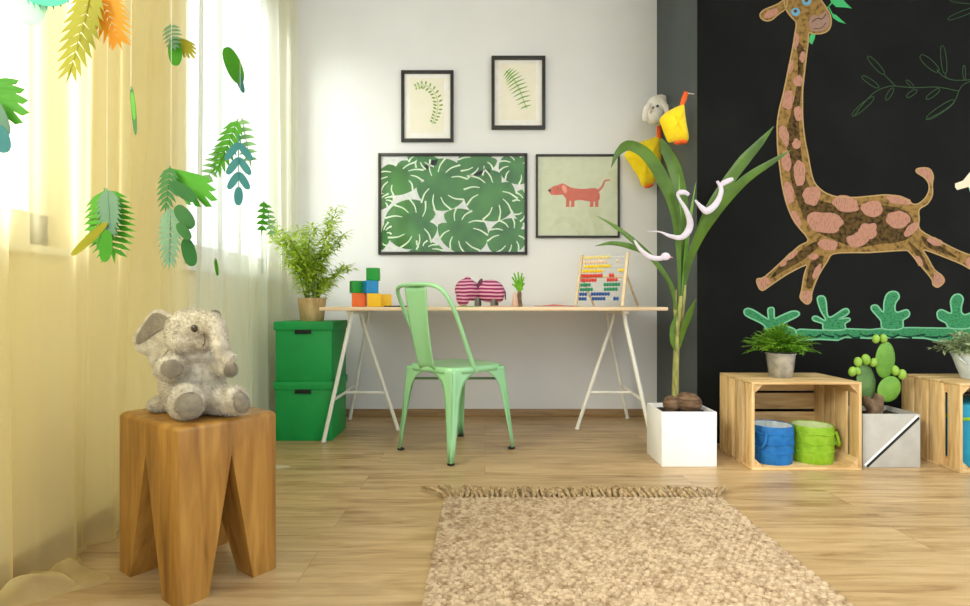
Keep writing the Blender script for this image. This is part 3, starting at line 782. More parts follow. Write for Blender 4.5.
for sx in (-1, 1):
    for sy in (-1, 1):
        bm = B(); rows = []
        prof = [(.436, .168), (.425, .158), (.412, .132), (.398, .106), (.38, .083), (.35, .064), (.30, .052), (.2, .041), (.1, .031), (.012, .024)]
        for z, w in prof:
            q = 1 - z / .436
            cx, cy = sx * (.183 + .026 * q), sy * ((.183 + .035 * q) if sy < 0 else (.183 + .048 * q))
            r0 = min(.02, w * .5)
            pts = [(-w, 0), (-w * .75, 0), (-w * .55, .003), (-r0 - .004, .0), (-r0 * .3, -r0 * .12), (-.12 * r0, -.3 * r0)]
            path = [(cx + sx * p[0], cy - sy * abs(p[1]) * (1 if j < 3 else 1)) for j, p in enumerate(pts)]
            path2 = [(cx - sx * abs(p[1]), cy + sy * p[0]) for p in pts][::-1]
            rows.append([bm.verts.new((x, y, z)) for x, y in path + path2])
        for p, q in zip(rows, rows[1:]):
            for k in range(len(p) - 1): bm.faces.new((p[k], p[k + 1], q[k + 1], q[k]) if sx * sy > 0 else (q[k], q[k + 1], p[k + 1], p[k]))
        o = part('leg', bm, M['mint'], t, local=True)
        md = o.modifiers.new('thick', 'SOLIDIFY'); md.thickness = .004; md.offset = -1
        fx, fy = sx * .2085, sy * (.217 if sy < 0 else .230)
        bm = B(); box(bm, (min(fx, fx - sx * .027), min(fy, fy - sy * .027), 0), (max(fx, fx - sx * .027), max(fy, fy - sy * .027), .012), .003)
        part('rubber_foot', bm, M['rubber'], o, local=True, label='black rubber foot')
for s in (-1, 1):
    bm = B(); tube(bm, [(-.175, -.175 * s, .37), (.175, .175 * s, .37 + .0)], .0065, 8); part('cross_brace', bm, M['mint_dark'], t, local=True)
bm = B(); rows = []
for k in range(15):
    u = k / 14; z = .432 + u * .412; y = -.183 - .077 * u ** .8 - .006 * math.sin(u * PI); w = .058 + .026 * u
    rows.append([bm.verts.new((x * w, y + .010 * (1 - abs(x)) * (1 if abs(x) < .8 else 0) - .004, z)) for x in (-1, -.86, -.7, 0, .7, .86, 1)])
for p, q in zip(rows, rows[1:]):
    for j in range(6): bm.faces.new((p[j], p[j + 1], q[j + 1], q[j]))
o = part('back_splat', bm, M['mint'], t, local=True); md = o.modifiers.new('thick', 'SOLIDIFY'); md.thickness = .003
pts = [(.186, -.03, .425), (.190, -.075, .50), (.196, -.15, .66), (.192, -.205, .765), (.168, -.243, .825), (.11, -.261, .846), (0, -.265, .850)]
bm = B(); tube(bm, pts + [(-x, y, z) for x, y, z in pts[-2::-1]], .0105, 12, n=6); part('back_hoop', bm, M['mint'], t, local=True)

# ------------------------------------------------------------------ rug
RX0, RX1, RY0, RY1 = -.158, .912, .75, 2.17
t = thing('jute_rug', 'chunky woven natural jute rug with a fringed end on the oak floor', 'rug', ((RX0 + RX1) / 2, (RY0 + RY1) / 2, 0))
bm = B(); box(bm, (RX0, RY0, .0005), (RX1, RY1, .006)); rnd = random.Random(9)
cw, ch = .0205, .0165
ncx, ncy = int((RX1 - RX0) / cw), int((RY1 - RY0) / ch)
for i in range(ncx):
    for j in range(ncy):
        cx = RX0 + (i + .5) * cw + (cw * .5 if j % 2 else 0) + rnd.uniform(-.0015, .0015); cy = RY0 + (j + .5) * ch + rnd.uniform(-.001, .001)
        if cx > RX1: continue
        w, d, h = cw * rnd.uniform(.50, .60), ch * rnd.uniform(.52, .66), rnd.uniform(.010, .0145)
        sk = rnd.uniform(-.25, .1) * w
        g = []
        for a_, b_ in ((-1, -.5), (0, -1), (1, -.5), (1, .5), (0, 1), (-1, .5)): g.append(bm.verts.new((cx + a_ * w + b_ * sk, cy + b_ * d, .004)))
        m_ = [bm.verts.new((cx + a_ * w * .7 + b_ * sk, cy + b_ * d * .62, h * .82)) for a_, b_ in ((-1, -.5), (0, -1), (1, -.5), (1, .5), (0, 1), (-1, .5))]
        c_ = bm.verts.new((cx, cy, h))
        for k in range(6):
            bm.faces.new((g[k], g[(k + 1) % 6], m_[(k + 1) % 6], m_[k])); bm.faces.new((m_[k], m_[(k + 1) % 6], c_))
part('woven_field', bm, M['jute'], t, smooth=True)
nt_ = 54
for i in range(nt_):
    x = RX0 + .008 + (RX1 - RX0 - .016) * i / (nt_ - 1); bm = B()
    dx = rnd.uniform(-.03, .03) + (-.10 if i < 1 else -.04 if i < 3 else .08 if i > nt_ - 2 else .03 if i > nt_ - 4 else 0)
    ln = rnd.uniform(.055, .10)
    for k in range(7):
        ox, oz = rnd.uniform(-.006, .006), rnd.uniform(0, .006); sp = rnd.uniform(-.012, .012)
        tube(bm, [(x + ox * .3, RY1 - .006, .006 + oz), (x + ox + dx * .3, RY1 + ln * .35, .012 + oz), (x + ox + dx * .8 + sp * .5, RY1 + ln * .7, .014 + oz + rnd.uniform(-.004, .012)), (x + dx + sp * 1.6, RY1 + ln, .004 + rnd.uniform(0, .02))], [.0034, .0042, .0032, .0016], 5, n=2)
    part('tassel', bm, M['jute_dk'], t)

# ------------------------------------------------------------------ blocks
def cube(px, z, Y, rot, m, s, label):
    c = at(px, 300, Y); bm = B(); box(bm, (-s / 2, -s / 2, 0), (s / 2, s / 2, s), .004, seg=3)
    o = part('toy_block', bm, M[m], None, local=True); o.location = (c.x, Y, z); o.rotation_euler = (0, 0, rad(rot))
    o['label'] = label; o['category'] = 'toy block'; o['group'] = 'stacked toy blocks on the desk'
    return o
s_ = .080
zt = .738
cube(359.5, zt, 3.30, 6, 'c_orange', s_, 'orange toy block at the lower left of the stack')
cube(374.0, zt, 3.26, 12, 'c_yellow', s_ * .97, 'yellow toy block directly under the blue one')
cube(384.5, zt, 3.38, 20, 'c_yellow', s_ * .93, 'yellow toy block sticking out at the right of the stack')
cube(357.0, zt + s_, 3.30, 28, 'c_green', s_ * .9, 'green toy block resting on the orange block')
cube(370.5, zt + s_ * .97, 3.26, 30, 'c_blue', s_ * .93, 'blue toy block in the middle of the stack')
cube(373.3, zt + s_ * 1.9, 3.27, 4, 'c_green', s_ * .92, 'green toy block topmost of the stack')
bm = B(); box(bm, (-.085, -.06, 0), (.085, .06, .007), .001)
o = part('booklet', bm, M['slate_book'], None, local=True); o.location = (at(402, 300, 3.18).x, 3.14, zt); o['label'] = 'thin dark grey booklet lying flat on the desk beside the blocks'; o['category'] = 'booklet'

# crocheted hippo
YH = 3.35
h = lambda px, py, dy=0: at(px, py, YH + dy)
k_ = YH / F
t = thing('crochet_animal', 'pink and plum striped crocheted animal standing on the desk', 'stuffed toy', (h(480, 300).x, YH, zt))
bm = B(); ell(bm, h(490, 291), (14.5 * k_, .065, 11.5 * k_)); ell(bm, h(499, 293), (6 * k_, .05, 9.5 * k_)); part('body', remeshed(bm, .005, 4), M['crochet'], t)
bm = B(); ell(bm, h(466, 289, -.02), (11.5 * k_, .06, 10.5 * k_), (0, rad(-25), 0)); ell(bm, h(463, 297, -.03), (7 * k_, .045, 9.3 * k_)); ell(bm, h(472, 291, -.0), (8 * k_, .05, 10 * k_)); part('head', remeshed(bm, .005, 4), M['crochet'], t)
bm = B(); ell(bm, h(479.5, 284, -.03), (2.2 * k_, .008, 6 * k_), (0, rad(24), 0)); part('ear', bm, M['pur'], t, label='plum ear')
bm = B(); ell(bm, h(468, 280, -.03), (3.2 * k_, .01, 4 * k_), (0, rad(-40), 0)); part('ear', bm, M['crochet'], t)
for px, dy in ((477, -.03), (479, .04), (493, -.03), (496, .04)):
    bm = B(); c = h(px, 300, dy); lathe(bm, (c.x, c.y, zt), [(0, 0), (.012, 0), (.015, .006), (.014, .045), (.012, .05), (0, .05)], 14); part('leg', bm, M['grey_felt'], t, label='grey leg')
bm = B(); tube(bm, [h(502, 287), h(505, 292), h(505.5, 300)], [.005, .004, .003], 7, n=4); part('tail', bm, M['pur'], t)

# small bulb plant
YS = 3.3; cpl = at(519.5, 300, YS); cpl.z = zt
t = thing('bulb_plant', 'small sprouting green bulb plant in a blush glass on the desk', 'potted plant', cpl)
bm = B(); lathe(bm, cpl, [(0, 0), (.017, 0), (.018, .004), (.012, .045), (.013, .075), (.010, .09), (.0, .09)], 20); part('stem', bm, M['bark'], t)
gc = cpl + Vector((-.026, -.01, 0))
bm = B(); lathe(bm, gc, [(0, .001), (.019, .001), (.021, .006), (.017, .04), (.008, .085), (.007, .085), (.015, .04), (.018, .006), (0, .006)], 20); part('glass', bm, M['pot_rose'], t)
bm = B(); rnd = random.Random(3)
for (px, py) in [(512, 277), (514, 273), (518, 272), (522, 273), (524.5, 283), (524, 277), (516, 280), (520, 280), (512, 284), (523, 289), (515, 276), (521, 276)]:
    e_ = at(px, py, YS + rnd.uniform(-.02, .02)); b_ = cpl + Vector((0, 0, .08))
    tube(bm, [b_, b_.lerp(e_, .5) + Vector((0, 0, .01)), e_], [.004, .0062, .0048], 7, n=4)
part('foliage', bm, M['sprout'], t)

# loose sheets
def sheet(name, pts, Y0_, m, label, cat, amp=.003, drop=0):
    c = sum((Vector(p) for p in pts), Vector((0, 0))) / len(pts) if False else None
    xs = [p[0] for p in pts]; ys_ = [p[1] for p in pts]; cx, cy = sum(xs) / len(xs), sum(ys_) / len(ys_)
    P = smooth_pts([(x, y, 0) for x, y in pts], 6, True); bm = B()
    cen = bm.verts.new((cx, cy, zt + .002 + amp * 2)); rings = []
    for s in (.35, .7, 1):
        rings.append([bm.verts.new((cx + (p[0] - cx) * s, cy + (p[1] - cy) * s, zt + .0015 + amp * (1.2 + mnoise.noise(Vector((p[0] * 30 * s, p[1] * 30, 1)))) * (1.1 - s * .6))) for p in P])
    n = len(P)
    for k in range(n): bm.faces.new((cen, rings[0][k], rings[0][(k + 1) % n]))
    for a_, b_ in zip(rings, rings[1:]):
        for k in range(n): bm.faces.new((a_[k], b_[k], b_[(k + 1) % n], a_[(k + 1) % n]))
    o = single(name, bm, m, label, cat, (cx, cy, zt)); md = o.modifiers.new('thick', 'SOLIDIFY'); md.thickness = .0012; md.offset = 1
    return o
sheet('felt_sheet', [(.27, 3.12), (.34, 3.06), (.46, 3.04), (.50, 3.14), (.45, 3.28), (.33, 3.26)], 0, M['red_paper'], 'rumpled red felt sheet lying on the desk by the abacus', 'felt sheet', .006)
sheet('paper_sheet', [(-.02, 3.02), (.14, 3.0), (.15, 3.12), (.0, 3.13)], 0, M['pink_paper'], 'rose coloured paper at the front edge of the desk', 'paper', .002)
sheet('card_sheet', [(-.19, 3.0), (-.05, 2.99), (-.04, 3.10), (-.18, 3.12)], 0, M['green_paper'], 'green card lying on the desk in front of the striped toy', 'card', .002)

# ------------------------------------------------------------------ abacus
AW, AH = .285, .335
ab = thing('abacus', 'wooden frame abacus with coloured beads leaning on its easel leg on the desk', 'abacus', (at(598.5, 300, 3.28).x, 3.28, zt), rad(-31))
tilt = Matrix.Rotation(rad(-18), 4, 'X')
T_ = lambda p: tilt @ Vector(p)
for sx in (-1, 1):
    bm = B(); box(bm, (sx * AW / 2 - .009, -.008, .004), (sx * AW / 2 + .009, .008, AH), .003, mtx=tilt); part('side_post', bm, M['beech'], ab, local=True)
rows_ = [('pale', [(0, 10)]), ('cream', [(0, 9), (.80, 1)]), ('yel', [(.04, 10)]), ('yel', [(0, 8), (.87, 2)]), ('red', [(0, 8), (.66, 2)]), ('red', [(0, 6), (.62, 4)]), ('grn', [(0, 4), (.56, 6)]), ('grn', [(0, 5), (.58, 5)]), ('blu', [(0, 3), (.28, 7)]), ('blu', [(0, 3), (.32, 5), (.82, 2)])]
bead_me = {}
inner = AW - .026
for i, (c, gs) in enumerate(rows_):
    z = AH - .022 - i * (AH - .06) / 9.4
    bm = B(); tube(bm, [T_((-AW / 2, 0, z)), T_((AW / 2, 0, z))], .0016, 6); part('rod', bm, M['white_metal'], ab, local=True)
    for s0, n in gs:
        for k in range(n):
            x = -inner / 2 + .0085 + min(s0 * inner, inner - n * .0168) + k * .0168
            if c not in bead_me:
                bm = B(); ell(bm, (0, 0, 0), (.0082, .0118, .0118), u=12, v=8)
                o = part('bead', bm, M['bead_' + c], ab, local=True); bead_me[c] = o.data
            else:
                o = bpy.data.objects.new('bead', bead_me[c]); COL.objects.link(o); o.parent = ab
            o.location = T_((x, 0, z))
p0, p1 = T_((AW / 2 - .004, .012, .21)), Vector((AW / 2 - .0, .31, .008))
bm = B(); tube(bm, [p0, p1], .0085, 4, up=(1, 0, 0)); part('easel_leg', bm, M['beech'], ab, local=True)
p0, p1 = T_((-AW / 2 + .004, .012, .21)), Vector((-AW / 2 + .0, .31, .008))
bm = B(); tube(bm, [p0, p1], .0085, 4, up=(1, 0, 0)); part('easel_leg', bm, M['beech'], ab, local=True)
bm = B(); tube(bm, [T_((-AW / 2 - .02, .012, .19)), T_((AW / 2 + .012, .012, .19))], .006, 8); part('hinge_rod', bm, M['beech'], ab, local=True)

# ------------------------------------------------------------------ pictures
def clip(poly, x0, x1, y0, y1):
    def cut(P, f, inter):
        out = []
        for i in range(len(P)):
            a, b = P[i], P[(i + 1) % len(P)]
            if f(a):
                out.append(a)
                if not f(b): out.append(inter(a, b))
            elif f(b): out.append(inter(a, b))
        return out
    ix = lambda X: (lambda a, b: (X, a[1] + (b[1] - a[1]) * (X - a[0]) / (b[0] - a[0])))
    iy = lambda Y: (lambda a, b: (a[0] + (b[0] - a[0]) * (Y - a[1]) / (b[1] - a[1]), Y))
    for f, g in ((lambda p: p[0] >= x0, ix(x0)), (lambda p: p[0] <= x1, ix(x1)), (lambda p: p[1] >= y0, iy(y0)), (lambda p: p[1] <= y1, iy(y1))):
        if len(poly) < 3: return []
        poly = cut(poly, f, g)
    return poly

def art(bm, poly, Y, layer, mi, lim=None, th=.0003):
    if lim: poly = clip([tuple(p[:2]) for p in poly], *lim)
    if len(poly) < 3: return
    slab(bm, [at(p[0], p[1], Y) + Vector((0, -.0004 * layer, 0)) for p in poly], (0, -1, 0), th, mi)

def stroke(pts, w0, w1=None, n=4, closed=False):
    """outline of a tapered line through px points (list of quads)"""
    P = smooth_pts([(x, y, 0) for x, y in pts], n, closed)
    if closed: P.append(P[0])
    w1 = w0 if w1 is None else w1; L_, R_ = [], []
    for i, p in enumerate(P):
        t_ = P[min(i + 1, len(P) - 1)] - P[max(i - 1, 0)]; t_.normalize()
        w = (w0 + (w1 - w0) * i / (len(P) - 1)) / 2
        L_.append((p.x - t_.y * w, p.y + t_.x * w)); R_.append((p.x + t_.y * w, p.y - t_.x * w))
    return [[L_[i], L_[i + 1], R_[i + 1], R_[i]] for i in range(len(P) - 1)]

def blob(cx, cy, rx, ry, rot=0, wob=.0, n=28, seed=0):
    out = []
    for k in range(n):
        a = 2 * PI * k / n; q = 1 + wob * mnoise.noise(Vector((math.cos(a) * 1.4 + seed * 3.1, math.sin(a) * 1.4, seed)))
        x, y = rx * q * math.cos(a), ry * q * math.sin(a)
        out.append((cx + x * math.cos(rot) - y * math.sin(rot), cy + x * math.sin(rot) + y * math.cos(rot)))
    return out

def picture(x0, y0, x1, y1, bw, label, draw, mats, deep=.022):
    YF = YB - deep; YP = YB - .008
    k = YF / F
    ctr = at((x0 + x1) / 2, (y0 + y1) / 2, YB)
    t = thing('framed_picture', label, 'picture', (ctr.x, YB, ctr.z), group='black framed pictures on the white wall')
    a, b = at(x0, y0, YF), at(x1, y1, YF); w = bw * k
    bm = B(); fy, by = YF, YB - .0005
    box(bm, (a.x, fy, b.z), (a.x + w, by, a.z), .0015); box(bm, (b.x - w, fy, b.z), (b.x, by, a.z), .0015)
    box(bm, (a.x + w * .9, fy, a.z - w), (b.x - w * .9, by, a.z), .0015); box(bm, (a.x + w * .9, fy, b.z), (b.x - w * .9, by, b.z + w), .0015)
    part('frame', bm, M['frame_black'], t)
    bm = B(); lim = (x0 + bw * .9, x1 - bw * .9, y0 + bw * .9, y1 - bw * .9)
    art(bm, [(lim[0], lim[2]), (lim[1], lim[2]), (lim[1], lim[3]), (lim[0], lim[3])], YP, 0, 0, th=.004)
    draw(bm, YP, lim); part('print', bm, mats, t, smooth=False)
    bm = B(); c, d = at(x0 + bw * .8, y0 + bw * .8, YF), at(x1 - bw * .8, y1 - bw * .8, YF)
    box(bm, (c.x, YF + .005, d.z), (d.x, YF + .007, c.z)); part('glazing', bm, M['pic_glass'], t, smooth=False)

def draw_sprig(bm, Y, lim):
    art(bm, [(410, 78), (444, 78), (444, 133), (410, 133)], Y, 1, 1)
    mid = smooth_pts([(415, 87, 0), (424, 85, 0), (434, 92, 0), (438, 104, 0), (436, 115, 0), (432, 124, 0)], 6)
    for s in stroke([(p.x, p.y) for p in mid[::3]], .5): art(bm, s, Y, 2, 2)
    for i in range(1, len(mid) - 1, 2):
        t_ = (mid[i + 1] - mid[i - 1]).normalized(); w = 4.8 * math.sin(PI * (.12 + .76 * i / len(mid))) ** .6
        for s in (-1, 1):
            c = (mid[i].x + (-t_.y * s) * w * .62 - t_.x * .8, mid[i].y + t_.x * s * w * .62 - t_.y * .8)
            art(bm, blob(c[0], c[1], w * .46, .95, math.atan2(t_.x * s - t_.y * .35, -t_.y * s - t_.x * .35), n=10), Y, 2 + (s > 0), 2)
def draw_fern(bm, Y, lim):
    art(bm, [(501, 63), (536, 63), (536, 120), (501, 120)], Y, 1, 1)
    A_, B_ = Vector((506.0, 71.0, 0)), Vector((526.5, 108.5, 0)); mid = smooth_pts([A_, Vector((513, 78, 0)), Vector((520, 91, 0)), B_], 8)
    for s in stroke([(p.x, p.y) for p in mid[::4]], .9, .6): art(bm, s, Y, 2, 2)
    for i in range(1, len(mid) - 1, 2):
        t_ = (mid[i + 1] - mid[max(0, i - 1)]).normalized(); q = i / (len(mid) - 1); w = 2.5 + 8.5 * math.sin(PI * min(1, .10 + q * .78)) ** .9
        for s in (-1, 1):
            d = Vector((-t_.y * s, t_.x * s, 0)) - t_ * -.12; d.normalize()
            e1 = mid[i] + d * w * .95; b1 = mid[i] + t_ * .7; b2 = mid[i] - t_ * .7; mm = mid[i] + d * w * .5
            art(bm, [(b1.x, b1.y), (mm.x + t_.x * .55, mm.y + t_.y * .55), (e1.x, e1.y), (mm.x - t_.x * .55, mm.y - t_.y * .55), (b2.x, b2.y)], Y, 2 + (s > 0) * .5, 2)
def monstera(bm, Y, lim, cx, cy, rx, ry, rot, layer):
    pts = []
    n = 44
    for k in range(n):
        a = 2 * PI * k / n
        q = 1 - .30 * math.exp(-((a - PI) / .16) ** 2) + .05 * math.cos(a)
        x, y = rx * q * math.cos(a), ry * q * math.sin(a)
        pts.append((cx + x * math.cos(rot) - y * math.sin(rot), cy + x * math.sin(rot) + y * math.cos(rot)))
    art(bm, pts, Y, layer, 1, lim)
    for s in (-1, 1):
        for k in range(4):
            a = .42 + k * .60
            p = []
            for f in (1.04, .74, .48):
                aa = s * (a + (1 - f) * .75); p.append((cx + rx * f * math.cos(aa) * math.cos(rot) - ry * f * math.sin(aa) * math.sin(rot), cy + rx * f * math.cos(aa) * math.sin(rot) + ry * f * math.sin(aa) * math.cos(rot)))
            for q in stroke(p, 1.9, .9, 4): art(bm, q, Y, layer + 1, 2, lim)
def draw_monstera(bm, Y, lim):
    Z5 = lambda x, y: (370 + x / 4.847, 140 + y / 4.847)
    for i, (x, y, rx, ry, rot) in enumerate([(345, 215, 118, 118, .2), (585, 265, 112, 122, 2.3), (205, 408, 122, 112, 3.0), (445, 440, 118, 98, .5), (140, 180, 76, 112, 1.3), (672, 468, 98, 80, 2.6),
                                             (250, 78, 72, 56, .4), (525, 100, 92, 66, 2.9), (712, 135, 70, 82, 1.9), (752, 320, 56, 76, 3.0), (270, 540, 82, 48, .2), (48, 300, 34, 60, 1.2), (60, 470, 34, 70, .4)]):
        X_, Y_ = Z5(x, y); monstera(bm, Y, lim, X_, Y_, rx / 4.5, ry / 4.5, rot, 1 + i * .0 + (i % 3) * .02)
def draw_animal(bm, Y, lim):
    # a plain long-bodied dog shape of about the same size and colour
    o = [(549, 190), (553, 186.5), (558, 185), (563, 183.5), (568, 186), (573, 188), (584, 189), (594, 188), (598, 190), (600, 196), (598, 201), (590, 201.5), (580, 200), (571, 201), (566, 199), (563, 195), (557, 195), (551, 194.5)]
    art(bm, [(p.x, p.y) for p in smooth_pts([(x, y, 0) for x, y in o], 4, True)], Y, 1, 1)
    for x in (568, 573, 592, 597): art(bm, [(x - 1.6, 198), (x + 1.6, 198), (x + 1.4, 207), (x - 2.2, 207)], Y, 1.2, 1)
    art(bm, blob(564.5, 189, 2.2, 4.6, -.35, n=16), Y, 2, 2)
    for q in stroke([(598, 191), (602, 187), (605, 181), (610, 180)], 2.6, 1.2, 5): art(bm, q, Y, 1.4, 1)
    art(bm, blob(549.5, 190.5, 1.5, 1.3, n=12), Y, 2, 3); art(bm, blob(557.5, 188.3, .7, .7, n=10), Y, 2, 3)
picture(401, 70, 453.5, 141.5, 3.2, 'black framed print of a curved leafy sprig, smaller upper left picture', draw_sprig, [M['mat_white'], M['mat_cream'], M['sprig']])
picture(491.5, 55.5, 545.5, 128.5, 3.2, 'black framed print of a straight green fern, highest picture on the wall', draw_fern, [M['mat_white'], M['mat_cream'], M['fern_ink']], .03)
picture(378, 153, 527.5, 254.5, 2.8, 'large black framed print covered in big green split leaves', draw_monstera, [M['mono_bg'], M['mono'], M['mono_lt']])
picture(536, 154, 620, 237.5, 2.0, 'square black framed print of a long red animal on pale green', draw_animal, [M['fox_bg'], M['fox'], M['fox_pale'], M['ink']])

# ------------------------------------------------------------------ toys on the corner
def hook(p, d, parent):
    bm = B(); tube(bm, [p, Vector(p) + Vector(d)], .003, 8); return part('wall_peg', bm, M['white_metal'], parent)
YT = 3.52
u = lambda px, py, dy=0: at(px, py, YT + dy)
def soft_bag(pts, Y, th, m, parent, seed, name='body'):
    P = smooth_pts([(x, y, 0) for x, y in pts], 6, True); n = len(P); cx = sum(p.x for p in P) / n; cy = sum(p.y for p in P) / n
    bm = B(); rings = []
    for lay, (s, d) in enumerate([(.0, 1), (.35, .95), (.65, .8), (.88, .45), (1, 0), (.88, -.45), (.65, -.8), (.35, -.95), (0, -1)]):
        row = []
        for p in P:
            w = mnoise.noise(Vector((p.x * .07, p.y * .09, seed))) * .35 * (1 - s)
            q = at(cx + (p.x - cx) * s, cy + (p.y - cy) * s, Y); q.y += -th / 2 * (d + (w if d > 0 else 0)); row.append(q)
        rings.append(row)
    vs = [[bm.verts.new(q) for q in r_] for r_ in rings]
    for a, b in zip(vs, vs[1:]):
        for k in range(n):
            try: bm.faces.new((a[k], b[k], b[(k + 1) % n], a[(k + 1) % n]))
            except ValueError: pass
    bmesh.ops.remove_doubles(bm, verts=bm.verts, dist=.0005)
    return part(name, bm, m, parent)
p = at(684, 112, 3.38)
t = thing('yellow_toy_bag', 'yellow plush toy bag with orange loop hanging on the slate wall, upper one', 'toy', (XR, 3.10, p.z), group='yellow plush toys hanging in the corner')
soft_bag([(659.5, 120), (664, 114), (672, 109), (679, 105.8), (684, 104.8), (685.3, 115), (687, 126), (688.8, 137), (686.5, 141.5), (678, 141), (669, 142.5), (665.5, 137), (662, 128)], 3.09, .08, M['yellow_toy'], t, 2)
bm = B(); tube(bm, [at(681, 108, 3.09), at(684, 99, 3.09), at(686.5, 92, 3.09)], [.011, .015, .012], 8, n=5, flat=.4, up=(0, 1, 0)); part('loop', bm, M['orange_toy'], t, label='orange hanging loop')
bm = B(); ell(bm, at(683, 142, 3.09), (.026, .02, .013)); ell(bm, at(677, 143, 3.08), (.018, .018, .010)); part('foot', bm, M['orange_toy'], t, label='orange foot')
hook((XR, 3.09, at(687, 94, 3.09).z), (-.035, 0, .004), t)
p = at(650, 130, 3.6)
t = thing('lamb_toy', 'white lamb head toy with a yellow plush body hanging on the white wall corner', 'toy', (at(648, 130, 3.66).x, YB, p.z), group='yellow plush toys hanging in the corner')
YL = 3.66
soft_bag([(624.5, 154.5), (631.7, 148), (640.6, 142), (651, 138.5), (660, 136), (661, 147), (661.4, 160), (659, 172), (655, 182), (648, 185), (642, 186), (638, 177), (631, 166)], YL, .10, M['yellow_toy'], t, 5)
bm = B(); ell(bm, at(649, 186, YL), (.032, .02, .010), (0, rad(-15), 0)); part('foot', bm, M['orange_toy'], t, label='orange foot')
bm = B(); tube(bm, [at(659, 146, YL), at(659, 136, YL - .01), at(659, 126, YL - .02)], [.018, .017, .016], 10, n=3); part('scarf', bm, M['orange_toy'], t, label='orange neck')
bm = B(); ell(bm, at(657, 108, YL - .07), (11 * YL / F, .06, 12 * YL / F)); ell(bm, at(653.5, 115.5, YL - .10), (9 * YL / F, .055, 9 * YL / F)); ell(bm, at(660, 101, YL - .06), (8 * YL / F, .045, 6 * YL / F))
tube(bm, [at(658, 112, YL - .06), at(659, 125, YL - .02)], [.035, .02], 12)
hd = part('head', furry(remeshed(bm, .006, 4), 5000, .005, 21), M['lamb'], t, label='white woolly head')
for pp in ([(650, 103), (647, 108), (645, 116), (644.5, 121)], [(662, 101), (666, 107), (668, 113), (669, 118)]):
    bm = B(); tube(bm, [at(x, y, YL - .13) for x, y in pp], [.012, .019, .019, .010], 12, n=5, flat=.45, up=(0, 1, 0)); part('ear', bm, M['lamb'], hd)
bm = B(); tube(bm, [at(652, 107, YL - .150), at(651, 111, YL - .157), at(650, 113, YL - .155)], [.004, .008, .004], 8, n=3); part('cheek', bm, M['lamb_in'], hd)
for px, py in ((657.5, 106), (652.8, 108)):
    bm = B(); ell(bm, at(px, py, YL - .141), .0085, u=12, v=8); part('eye', bm, M['eye'], hd)
hook((at(655, 138, YB).x, YB, at(655, 138, YB).z), (0, -.05, .008), t)

# ------------------------------------------------------------------ white planter with the sprouting coconut
def planter(x0, x1, y0, y1, hgt, m, t):
    w = .008; bm = B()
    lv = [((x0, x1, y0, y1), 0), ((x0, x1, y0, y1), hgt), ((x0 + w, x1 - w, y0 + w, y1 - w), hgt), ((x0 + w, x1 - w, y0 + w, y1 - w), hgt - .035)]
    rings = [[bm.verts.new(p) for p in ((a, c, z), (b, c, z), (b, d, z), (a, d, z))] for (a, b, c, d), z in lv]
    for p, q in zip(rings, rings[1:]):
        for k in range(4): bm.faces.new((p[k], p[(k + 1) % 4], q[(k + 1) % 4], q[k]))
    bm.faces.new(rings[0][::-1]); bm.faces.new(rings[-1])
    bmesh.ops.bevel(bm, geom=[e_ for e_ in bm.edges if e_.calc_length() > .01], offset=.0022, segments=2, profile=.5, affect='EDGES')
    part('planter_box', bm, m, t)
    bm = B(); n = 14; g = [[bm.verts.new((x0 + w + .001 + (x1 - x0 - 2 * w - .002) * i / n, y0 + w + .001 + (y1 - y0 - 2 * w - .002) * j / n, hgt - .022 + .006 * mnoise.noise(Vector((i * .7, j * .7, x0))))) for j in range(n + 1)] for i in range(n + 1)]
    for i in range(n):
        for j in range(n): bm.faces.new((g[i][j], g[i + 1][j], g[i + 1][j + 1], g[i][j + 1]))
    part('soil', bm, M['soil'], t)
t = thing('palm_plant', 'tall young palm sprouting from a husk in a glossy white square planter', 'potted plant', (.948, 2.718, 0))
planter(.820, 1.076, 2.598, 2.838, .255, M['planter'], t)
bm = B(); ell(bm, at(688, 402.5, 2.70), (.066, .062, .050), (0, rad(8), 0)); ell(bm, at(671, 404, 2.70), (.038, .048, .042)); part('husk', remeshed(bm, .005, 4), M['husk'], t, label='brown fibrous husk')
YP = 2.72
g = lambda px, py, dy=0: at(px, py, YP + dy)
q = YP / F
bm = B(); tube(bm, [g(675, 404), g(675.5, 380), g(676.5, 350), g(678.5, 320), g(681, 296)], [.018, .016, .014, .012, .010], 12, n=4); tube(bm, [g(678, 335, -.01), g(675, 310), g(676, 290)], [.010, .008, .006], 9, n=3); tube(bm, [g(680, 330, .01), g(684, 300), g(685, 285)], [.010, .008, .006], 9, n=3)
part('stalk', bm, M['stalk'], t)
